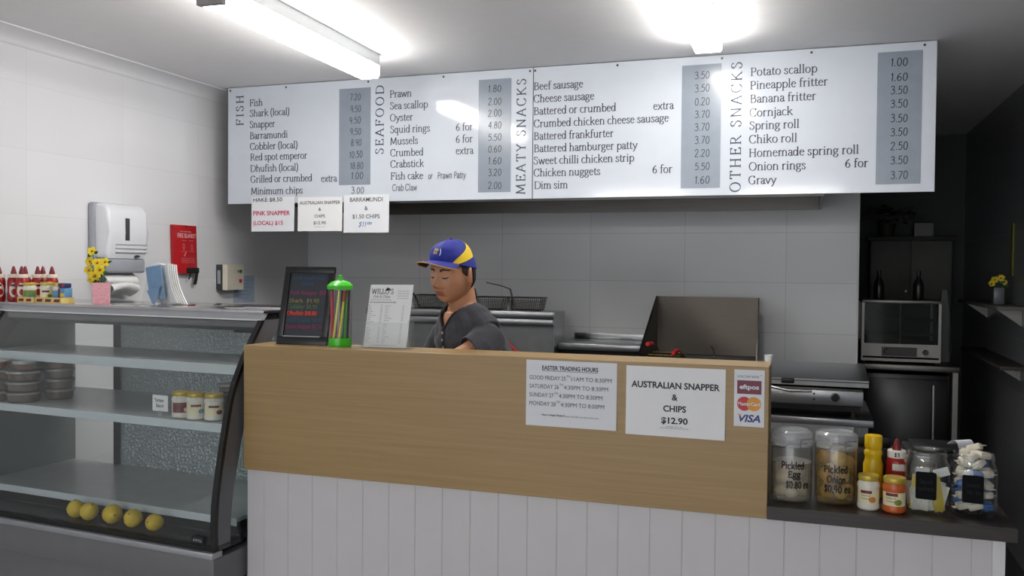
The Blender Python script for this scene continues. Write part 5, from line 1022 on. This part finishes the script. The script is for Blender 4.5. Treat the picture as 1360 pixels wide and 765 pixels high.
for k in range(90):
    q = random.uniform(0, 6.28); rr = random.uniform(.02, .2); c = Vector((rr * math.cos(q) * 1.1, rr * math.sin(q) * .5, .12 + random.uniform(0, .14) * (1 - rr * 2))); d = Vector((math.cos(q), math.sin(q), random.uniform(-.5, .4))).normalized(); s_ = d.cross(Vector((0, 0, 1))).normalized(); l = .06
    m.prism([0, 1, 2, 3], lambda i: (c, c + d * l * .5 + s_ * l * .3, c + d * l, c + d * l * .5 - s_ * l * .3)[i], lambda i: (c, c + d * l * .5 + s_ * l * .3, c + d * l, c + d * l * .5 - s_ * l * .3)[i] + Vector((0, 0, .0015)))
m.build('leaves', 'dim_leaf', t, False)
# right wall
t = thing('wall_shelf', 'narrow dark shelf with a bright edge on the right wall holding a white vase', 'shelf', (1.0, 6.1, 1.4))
m = MB(); m.box(.94, 1.099, 5.3, 6.62, 1.395, 1.415, .002); m.build('shelf_board', 'cream_shaded', t)
for y in (5.5, 6.5): m = MB(); m.prism([(1.099, 1.395), (.97, 1.395), (1.099, 1.3)], lambda p: (p[0], y, p[1]), lambda p: (p[0], y + .012, p[1])); m.build('bracket', 'steel_shaded', t)
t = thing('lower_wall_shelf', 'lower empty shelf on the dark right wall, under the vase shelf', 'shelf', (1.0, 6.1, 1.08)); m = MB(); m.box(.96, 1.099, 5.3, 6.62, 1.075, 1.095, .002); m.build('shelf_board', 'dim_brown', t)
for y in (5.5, 6.5): m = MB(); m.prism([(1.099, 1.075), (.98, 1.075), (1.099, 1.0)], lambda p: (p[0], y, p[1]), lambda p: (p[0], y + .012, p[1])); m.build('bracket', 'steel_shaded', t)
pmat('vase_shaded', (120, 122, 128), 0.3)  # white vase coloured grey, the shade of its dark corner painted in
t = thing('bud_vase', 'small square white vase of yellow flowers on the right wall shelf', 'vase', (1.02, 5.72, 1.4155))
m = MB(); m.box(-.028, .028, -.028, .028, 0, .095, .004); m.build('pot', 'vase_shaded', t, False)
for dx, z, r in ((-.02, .14, .02), (.012, .15, .02), (-.035, .118, .018), (.03, .125, .016)): flower(t, (dx, -.01, z), (dx * .3, 0, .09), r, look=(-.35, -.9, .2))
for dx, z, d in ((0, .125, (1, 0, .2)), (-.01, .11, (-1, 0, .1)), (.02, .11, (1, 0, -.3))): leaf(t, (dx, -.012, z), d, .035)
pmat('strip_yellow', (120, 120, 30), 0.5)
t = tag(MB().box(1.093, 1.0995, 5.74, 5.80, 1.58, 1.88, .001).build('yellow_strip', 'strip_yellow'), 'narrow upright yellow strip on the dark right wall above the white vase', 'wall strip')
# ------------------------------------------------------------------ the person behind the counter
def sstep(a, b, x):
    t = max(0.0, min(1.0, (x - a) / (b - a))); return t * t * (3 - 2 * t)
def gs(x, z, cx, cz, sx, sz): return math.exp(-((x - cx) / sx) ** 2 / 2 - ((z - cz) / sz) ** 2 / 2)
def head_point(d):
    """head surface in its own frame: -y is the face, z up, origin mid-skull, about 24 cm tall"""
    x, y, z = d.x * .0765, d.y * (.096 if d.y < 0 else .100), d.z * (.119 if d.z > 0 else .1135)
    s = sstep(-.005, -.105, z)
    x *= 1 - .13 * s * s - .015 * sstep(-.02, -.06, z)
    x = math.copysign(abs(x) + .010 * gs(abs(x), z, .05, -.07, .03, .03) * (1 - abs(d.y)), x)
    if y > 0: y *= 1 - .62 * sstep(-.03, -.10, z)
    front = sstep(.05, -.45, d.y)
    if y < 0:
        lim = -.086 - .002 * s
        y = y + front * (lim - y) * .45 * (1 - min(1, abs(x) / .07) ** 2)
        y += front * .006 * sstep(.03, .09, z)
    ax = abs(x)
    if d.y < .1:
        f = sstep(.1, -.35, d.y); o = 0
        for k in range(7):                                          # bridge and ridge of the nose
            q = k / 6; o += (.0035 + .0065 * q ** 1.4) * gs(x, z, 0, .012 - .045 * q, .0085 + .004 * q, .0085)
        o += .0085 * gs(x, z, 0, -.0325, .0125, .009) + .0095 * gs(ax, z, .0165, -.0365, .007, .007)
        o -= .004 * gs(x, z, 0, -.047, .02, .005)
        o += .0045 * gs(ax, z, .03, .024, .02, .008)
        o -= .0095 * gs(ax, z, .031, .006, .0155, .0095); o += .0062 * gs(ax, z, .0315, .002, .0115, .0065)
        o -= .0014 * gs(ax, z, .0315, .0095, .013, .0018); o -= .0012 * gs(ax, z, .0315, -.0035, .012, .0016)
        o += .0055 * gs(ax, z, .047, -.02, .018, .016)
        o += .0062 * gs(x, z, 0, -.0595, .019, .0048) - .001 * gs(x, z, 0, -.058, .003, .004) + .0072 * gs(x, z, 0, -.0705, .0165, .0048)
        o -= .0042 * gs(x, z, 0, -.0648, .021, .0016) + .0018 * gs(ax, z, .026, -.0645, .004, .005)
        o -= .004 * gs(x, z, 0, -.081, .02, .006); o += .0085 * gs(x, z, 0, -.1, .018, .012)
        o += .004 * gs(ax, z, .03, -.055, .014, .02)
        y -= f * o
    x *= 1 + .02 * gs(z, 0, -.06, 0, .03, 1)
    return Vector((x, y, z))
BR = -38
pb = thing('person', 'person in a blue and yellow cap and charcoal henley shirt looking down behind the counter', 'person', (-1.196, 3.17, 0), math.radians(BR))
HM = Matrix.Translation((.024, -.140, 1.578)) @ Matrix.Rotation(math.radians(20), 4, 'Z') @ Matrix.Rotation(math.radians(9), 4, 'X') @ Matrix.Rotation(math.radians(3), 4, 'Y') @ Matrix.Scale(.935, 4)
HI = HM.inverted()
m = MB()
b2 = bmesh.new(); bmesh.ops.create_icosphere(b2, subdivisions=7, radius=1)
for v in b2.verts: v.co = HM @ head_point(v.co.normalized())
m._merge(b2)
def ring_tube(m, rings, n=28):
    """closed body of stacked ellipses (centre, rx, ry)"""
    R_ = []
    for c, rx, ry in rings: R_.append(m.verts([(c[0] + rx * math.cos(2 * math.pi * k / n), c[1] + ry * math.sin(2 * math.pi * k / n), c[2]) for k in range(n)]))
    for A, B in zip(R_, R_[1:]):
        for k in range(n): m._f([A[k], A[(k + 1) % n], B[(k + 1) % n], B[k]])
    m._f(R_[0][::-1]); m._f(R_[-1])
for sx in (-1, 1):                                                   # ears
    b2 = bmesh.new(); bmesh.ops.create_icosphere(b2, subdivisions=4, radius=1)
    for v in b2.verts:
        p = v.co.copy(); rr = math.hypot(p.y, p.z); tap = 1 - .22 * sstep(.2, -1, p.z)
        q = Vector((p.x * .0075, p.y * .021 * tap, p.z * .034))
        if p.x * sx > 0: q.x += sx * (.005 * math.exp(-((rr - .82) / .16) ** 2) - .0065 * math.exp(-((p.y + .15) / .45) ** 2 - ((p.z - .05) / .5) ** 2))
        q = Matrix.Rotation(sx * math.radians(36), 3, 'Z') @ Matrix.Rotation(math.radians(-10), 3, 'X') @ q
        v.co = HM @ (q + Vector((sx * .0815, .006, -.006)))
    m._merge(b2)
TORSO = [((0, .06, .86), .15, .11), ((0, .055, .93), .165, .115), ((0, .04, 1.02), .152, .108), ((0, .01, 1.13), .158, .112), ((0, -.02, 1.24), .168, .116), ((0, -.045, 1.32), .172, .11), ((0, -.06, 1.37), .152, .092), ((0, -.07, 1.405), .125, .08), ((0, -.078, 1.43), .085, .066)]
ring_tube(m, TORSO)
ring_tube(m, [((0, -.07, 1.40), .066, .062), ((.006, -.08, 1.44), .054, .057), ((.012, -.095, 1.48), .05, .055), ((.018, -.108, 1.53), .05, .055), ((.022, -.118, 1.57), .05, .055)])
for sx in (-1, 1):                                                   # trapezius, arms, legs
    m.tube([(sx * .03, -.085, 1.445), (sx * .085, -.066, 1.405), (sx * .14, -.06, 1.362)], [.038, .042, .046], 14)
    if sx < 0:
        m.tube([(sx * .105, -.06, 1.345), (sx * .148, -.064, 1.333), (sx * .17, -.09, 1.28), (sx * .177, -.125, 1.21), (sx * .18, -.15, 1.14)], [.056, .056, .051, .045, .04], 16)
        m.tube([(sx * .18, -.15, 1.145), (sx * .175, -.165, 1.10), (sx * .15, -.185, 1.045), (sx * .122, -.2, 1.0)], [.042, .041, .035, .027], 14)
        m.ball((sx * .18, -.152, 1.14), .0405, 2); w = Vector((sx * .122, -.2, 1.0))
    else:                                                            # left arm lifted, forearm just clearing the ledge
        m.tube([(.105, -.06, 1.345), (.148, -.066, 1.335), (.166, -.11, 1.305), (.168, -.16, 1.283), (.164, -.2, 1.268)], [.056, .056, .05, .046, .042], 16)
        m.tube([(.164, -.198, 1.27), (.145, -.215, 1.25), (.11, -.228, 1.2), (.075, -.24, 1.14)], [.043, .042, .036, .027], 14)
        m.ball((.164, -.2, 1.268), .0425, 2); w = Vector((.075, -.24, 1.14))
    m.tube([(sx * .085, .06, .92), (sx * .09, .045, .72), (sx * .093, .035, .5), (sx * .094, .05, .3), (sx * .094, .06, .09)], [.095, .08, .058, .054, .038], 16)
    m.tube([(sx * .094, .085, .045), (sx * .097, .0, .045), (sx * .1, -.09, .032), (sx * .102, -.13, .025)], [.036, .04, .034, .022], 12)
    # hand: palm, four fingers of different length, thumb from the side
    dr = Vector((-sx * .45, -.32, -.42)).normalized(); sd = Vector((sx * .75, -.6, 0)).normalized() * (1); sd = (sd - dr * sd.dot(dr)).normalized(); nn = dr.cross(sd) * sx
    m.tube([w - dr * .01, w + dr * .03], [.026, .024], 12)
    for k in range(4):
        o = sd * (.009 + -.018 * (k - 1)); a0 = w + dr * .02 + o; L_ = (.068, .076, .07, .055)[k]
        m.tube([a0, a0 + dr * .055], [.012, .0105], 8)
        kn = a0 + dr * .055; p1 = kn + dr * L_ * .42 - nn * .004; p2 = p1 + dr * L_ * .3 - nn * .01; p3 = p2 + dr * L_ * .22 - nn * .012
        m.tube([kn - dr * .006, kn, p1, p2, p3], [.0095, .0095, .0088, .008, .0062], 8)
    th = w + dr * .022 + sd * .024 * (1); m.tube([th - sd * .012, th + sd * .016 + dr * .022, th + sd * .02 + dr * .045, th + sd * .016 + dr * .062], [.012, .0115, .0095, .007], 8)
raw = m.build('body_raw', [], None, smooth=False)
def remeshed(o, voxel, smooth_it=2):
    md = o.modifiers.new('r', 'REMESH'); md.mode = 'VOXEL'; md.voxel_size = voxel
    if smooth_it:
        ms = o.modifiers.new('s', 'SMOOTH'); ms.factor = .5; ms.iterations = smooth_it
    bpy.context.view_layer.update()
    me = bpy.data.meshes.new_from_object(o.evaluated_get(bpy.context.evaluated_depsgraph_get()))
    bpy.data.objects.remove(o); return me
me = remeshed(raw, .0027, 2)
pmat('skin', (190, 138, 106), 0.48, var=0.05, scale=30, sss=0.12); pmat('lips', (164, 104, 90), 0.42, var=0.05); pmat('brow', (46, 34, 30), 0.7, var=.1); pmat('hair_black', (22, 19, 18), 0.5, var=.3, scale=200)
pmat('trouser_black', (34, 34, 38), 0.8); pmat('shoe_black', (20, 20, 20), 0.4)
for mt in ('skin', 'lips', 'brow'): me.materials.append(MATS[mt])
me.name = 'body'
for p in me.polygons:
    p.use_smooth = True; c = HI @ p.center
    if c.y < -.05 and -.12 < c.z < .08:
        ax = abs(c.x)
        if -.0755 < c.z < -.0560 and ax < .021 * (1 - abs((c.z + .0655) / .0125) ** 2.2 * .7) ** .5 if abs((c.z + .0655) / .0125) < 1.1 else False: p.material_index = 1
        t_ = (ax - .012) / .038
        if 0 < t_ < 1:
            zb = .0235 + .0065 * math.sin(min(1, t_ * 1.25) * 2.2) - .003 * t_; th_ = .0052 * (1 - t_ * .6)
            if abs(c.z - zb) < th_: p.material_index = 2
        t2 = (ax - .0185) / .0265
        if 0 < t2 < 1 and abs(c.z - (-.0028 + .002 * t2 - .0035 * math.sin(t2 * math.pi))) < .0019 + .0006 * t2: p.material_index = 2
body = bpy.data.objects.new('body', me); COL.objects.link(body); body.parent = pb
# hair: a shell over the back and sides of the head
def shell(name, mats, keep, off, mind=None, sub=6, thick=.003):
    b2 = bmesh.new(); bmesh.ops.create_icosphere(b2, subdivisions=sub, radius=1)
    src = {v: v.co.normalized() for v in b2.verts}; P = {v: head_point(src[v]) for v in b2.verts}
    bmesh.ops.delete(b2, geom=[f for f in b2.faces if not all(keep(P[v]) for v in f.verts)], context='FACES')
    bmesh.ops.delete(b2, geom=[v for v in b2.verts if not v.link_faces], context='VERTS')
    for v in b2.verts:
        p = P[v]; n = Vector((p.x / .0765 ** 2, p.y / .098 ** 2, p.z / .119 ** 2)).normalized(); v.co = p + n * off(p)
    for f in b2.faces: f.smooth = True; f.material_index = mind(f.calc_center_median()) if mind else 0
    bmesh.ops.solidify(b2, geom=list(b2.faces), thickness=thick)
    for f in b2.faces: f.smooth = True
    b2.transform(HM); me = bpy.data.meshes.new(name); b2.to_mesh(me); b2.free()
    for mt in mats: me.materials.append(MATS[mt])
    o = bpy.data.objects.new(name, me); COL.objects.link(o); o.parent = pb; return o
def cap_z(y): return .056 - .30 * (y + .085)
def hair_keep(p):
    if p.z > cap_z(p.y) + .012: return False
    if p.y > .03: return p.z > -.058 - .02 * (p.y > .06)
    if p.y > .006: return p.z > .026
    if p.y > -.030: return p.z > -.004 + 1.1 * max(0, -.014 - p.y)          # sideburn
    return p.z > .034 + .5 * max(0, -.03 - p.y) and abs(p.x) > .045
hair = shell('hair', ['hair_black'], hair_keep, lambda p: .0042 + .0008 * math.sin(p.x * 900) * math.sin(p.z * 700), sub=7, thick=.004)
# cap: crown, brim with orange piping, yellow side panels, embroidered mark
pmat('cap_blue', (38, 47, 146), 0.75, var=.05, scale=120, bump=.15); pmat('cap_yellow', (240, 204, 30), 0.7, var=.04, scale=120); pmat('cap_orange', (206, 150, 70), 0.7); pmat('cap_under', (18, 22, 66), 0.8); pmat('stitch_white', (214, 222, 240), 0.7)
def crown_off(p): return .0095 + .007 * sstep(.05, .10, p.z) + .009 * sstep(0, -.08, p.y) * sstep(.05, .075, p.z) * sstep(.12, .09, p.z)
def out_pt(d, off):
    p = head_point(d); n = Vector((p.x / .0765 ** 2, p.y / .098 ** 2, p.z / .119 ** 2)).normalized(); return p + n * off(p)
def az_dir(a, e): return Vector((math.sin(a) * math.cos(e), -math.cos(a) * math.cos(e), math.sin(e)))
def elev_at(a, zf):
    lo, hi = -1.2, 1.5
    for _ in range(30):
        mid = (lo + hi) / 2; p = head_point(az_dir(a, mid))
        if p.z < zf(p): lo = mid
        else: hi = mid
    return lo
NA, NE = 72, 22
m = MB(); outer, inner = [], []
for i in range(NA):
    a = 2 * math.pi * i / NA; e0 = elev_at(a, lambda p: cap_z(p.y))
    outer.append([m.bm.verts.new(HM @ out_pt(az_dir(a, e0 + (1.5 - e0) * j / NE), lambda p: crown_off(p) + .0012 * math.sin(6 * a) * sstep(.03, .08, p.z))) for j in range(NE + 1)])
    inner.append([m.bm.verts.new(HM @ out_pt(az_dir(a, e0 + (1.5 - e0) * j / NE), lambda p: crown_off(p) - .0022)) for j in range(3)])
for i in range(NA):
    k = (i + 1) % NA
    for j in range(NE): m._f([outer[i][j], outer[k][j], outer[k][j + 1], outer[i][j + 1]])
    for j in range(2): m._f([inner[i][j], inner[i][j + 1], inner[k][j + 1], inner[k][j]])
    m._f([outer[i][0], inner[i][0], inner[k][0], outer[k][0]])
m._f([outer[i][NE] for i in range(NA)])
crown = m.build('cap_crown', 'cap_blue', pb, False, ang=70)
m = MB(); m.ball(HM @ Vector((0, 0, .1365)), .007, 2, (1, 1, .5)); m.build('cap_button', 'cap_blue', crown, False)
for sx in (1, -1):
    m = MB()
    def bandpt(u, v, o):
        a = math.radians(40 + 80 * u + 10 * v); zt = (.040 + .020 * u) * (1 - v) + (.054 + .054 * u ** .8) * v
        return HM @ out_pt(az_dir(a * sx, elev_at(a * sx, lambda p: max(zt, cap_z(p.y) + .002))), lambda p: crown_off(p) + o)
    m.grid(24, 8, lambda u, v: bandpt(u, v, .0022)); m.build('cap_side_panel', 'cap_yellow', crown, False)
m = MB(); nb, nr = 32, 10
def brim_pt(u, v, dz=0.0):
    a = (u - .5) * 2.3
    e = elev_at(a, lambda p: cap_z(p.y) + .004); base = out_pt(az_dir(a, e), crown_off)
    out = .083 * (max(0.0, math.cos(a * 1.28)) ** .5) * v
    x = base.x * (1 + .10 * v); y = base.y - out
    z = base.z + .16 * out - 3.4 * (x * x) * v - .9 * out * out
    return HM @ Vector((x, y, z + dz))
T_ = [[m.bm.verts.new(brim_pt(i / nb, j / nr)) for j in range(nr + 1)] for i in range(nb + 1)]
B_ = [[m.bm.verts.new(brim_pt(i / nb, j / nr, -.003)) for j in range(nr + 1)] for i in range(nb + 1)]
for i in range(nb):
    for j in range(nr):
        m.mi = 0; m._f([T_[i][j], T_[i + 1][j], T_[i + 1][j + 1], T_[i][j + 1]]); m.mi = 1; m._f([B_[i][j], B_[i][j + 1], B_[i + 1][j + 1], B_[i + 1][j]])
    m._f([T_[i][nr], T_[i + 1][nr], B_[i + 1][nr], B_[i][nr]]); m._f([T_[i][0], B_[i][0], B_[i + 1][0], T_[i + 1][0]])
m.build('cap_brim', ['cap_blue', 'cap_under'], pb, False, ang=60)
m = MB(); m.tube([brim_pt(i / nb, 1, -.0012) for i in range(nb + 1)], .0022, 6); m.build('brim_piping', 'cap_orange', pb, False)
def on_crown(u, v):
    a = u / .088; return HM @ out_pt(az_dir(a, elev_at(a, lambda p: v)), lambda p: crown_off(p) + .0035)
m = MB(); pen(m, 'fish', on_crown, -.014, .085, .0075, .025, 13, 11, False, 2); pen(m, 'fun', on_crown, -.016, .0765, .0075, .022, 13, 11, False, 2); m.build('cap_embroidery', 'cap_yellow', crown, False, False, recalc=False)
m = MB(); pen(m, ')', on_crown, .017, .0765, .014, .007, 14, 8, False); m.build('cap_crescent', 'stitch_white', crown, False, False, recalc=False)
# shirt
m = MB()
ring_tube(m, [((c[0], c[1], c[2]), rx + .011, ry + .011) for c, rx, ry in TORSO[:-2]] + [((0, -.069, 1.408), .137, .092), ((0, -.078, 1.436), .094, .077), ((0, -.086, 1.452), .078, .072)])
for sx in (-1, 1):
    m.tube([(sx * .04, -.08, 1.432), (sx * .085, -.066, 1.405), (sx * .14, -.06, 1.362)], [.047, .052, .056], 16)
    if sx < 0: m.tube([(sx * .105, -.06, 1.345), (sx * .148, -.064, 1.335), (sx * .171, -.088, 1.28), (sx * .178, -.122, 1.215)], [.064, .064, .06, .058], 20)
    else: m.tube([(.105, -.06, 1.345), (.148, -.066, 1.337), (.167, -.11, 1.306), (.169, -.15, 1.288)], [.064, .065, .061, .06], 20)
raw = m.build('shirt_raw', [], None, smooth=False); me = remeshed(raw, .004, 4)
b2 = bmesh.new(); b2.from_mesh(me)
def vneck(c):
    """inside the neck opening"""
    r = math.hypot(c.x / .072, (c.y + .088) / .07)
    if c.z > 1.415 and r < 1.0: return True
    if c.y < -.08 and c.z > 1.375:
        return abs(c.x) < .004 + .058 * ((c.z - 1.375) / .07) ** .9
    return False
bmesh.ops.delete(b2, geom=[f for f in b2.faces if vneck(f.calc_center_median()) or (f.calc_center_median().x < -.15 and f.calc_center_median().z < 1.212 and f.calc_center_median().y < -.1) or (f.calc_center_median().x > .1 and f.calc_center_median().y < -.152 - .25 * (f.calc_center_median().z - 1.288)) or f.calc_center_median().z < .88], context='FACES')
import mathutils
for v in b2.verts:                                                   # soft folds
    q = mathutils.noise.noise(v.co * 16) * .5 + mathutils.noise.noise(Vector((v.co.x * 9 + v.co.z * 14, v.co.y * 12, v.co.z * 5))) * .7
    q2 = mathutils.noise.noise(Vector((v.co.x * 26 - v.co.z * 20, v.co.y * 18, v.co.z * 26 + v.co.x * 14)))
    v.co += v.normal * (.0025 + .0055 * q + .0028 * q2)
bmesh.ops.solidify(b2, geom=list(b2.faces), thickness=.0025)
for f in b2.faces: f.smooth = True
b2.to_mesh(me); b2.free(); me.name = 'shirt'
pmat('shirt_charcoal', (62, 63, 70), 0.9, var=.14, scale=220, bump=.3, sheen=.15); me.materials.clear(); me.materials.append(MATS['shirt_charcoal'])
shirt = bpy.data.objects.new('shirt', me); COL.objects.link(shirt); shirt.parent = pb
pmat('placket_dark', (46, 46, 52), 0.9, var=.1, scale=200); pmat('button_pale', (176, 172, 164), 0.35)
from mathutils.bvhtree import BVHTree
bv = BVHTree.FromPolygons([v.co for v in me.vertices], [tuple(p.vertices) for p in me.polygons])
def chest(x, z, off=.002):
    h = bv.ray_cast(Vector((x, -.6, z)), Vector((0, 1, 0)), 1.0)[0]
    return Vector((x, (h.y if h else -.17) - off, z))
m = MB(); m.grid(3, 20, lambda u, v: chest(-.013 + .026 * u, 1.2 + .17 * v, .0015), (0, .002, 0)); pl = m.build('placket', 'placket_dark', shirt, False)
for z in (1.355, 1.328, 1.30, 1.272, 1.244): m = MB(); c = chest(0, z, .003); m.lathe([(0, 0), (.0052, 0), (.0056, .0012), (.004, .002), (0, .0018)], seg=14, M=Matrix.Translation(c) @ Matrix.Rotation(math.pi / 2, 4, 'X')); m.build('button', 'button_pale', pl, False)
m = MB()
ne = []
for k in range(25):
    q = k / 24; xx = -.062 + .124 * q; zz = 1.375 + .07 * (max(0.0, abs(xx) - .004) / .058) ** 1.11
    ne.append(chest(xx * .98, min(zz, 1.44) - .004, .001))
m.tube(ne, .0035, 6); m.build('neckband', 'placket_dark', shirt, False)
m = MB(); ring_tube(m, [((0, .06, .84), .165, .125), ((0, .056, .93), .172, .124), ((0, .05, .965), .166, .12)])
for sx in (-1, 1): m.tube([(sx * .085, .06, .9), (sx * .09, .045, .72), (sx * .093, .035, .5), (sx * .094, .05, .3), (sx * .094, .06, .07)], [.103, .09, .07, .066, .058], 18)
raw = m.build('trousers_raw', [], None, smooth=False); me = remeshed(raw, .006, 3); me.name = 'trousers'; me.materials.append(MATS['trouser_black'])
for p in me.polygons: p.use_smooth = True
o = bpy.data.objects.new('trousers', me); COL.objects.link(o); o.parent = pb
for sx in (-1, 1):
    m = MB(); m.tube([(sx * .094, .105, .05), (sx * .097, .0, .052), (sx * .1, -.09, .042), (sx * .102, -.145, .03)], [.044, .05, .043, .03], 14); m.box(sx * .099 - .042, sx * .099 + .042, -.165, .135, 0.0, .022, .01, 2); m.build('shoe', 'shoe_black', pb, False)
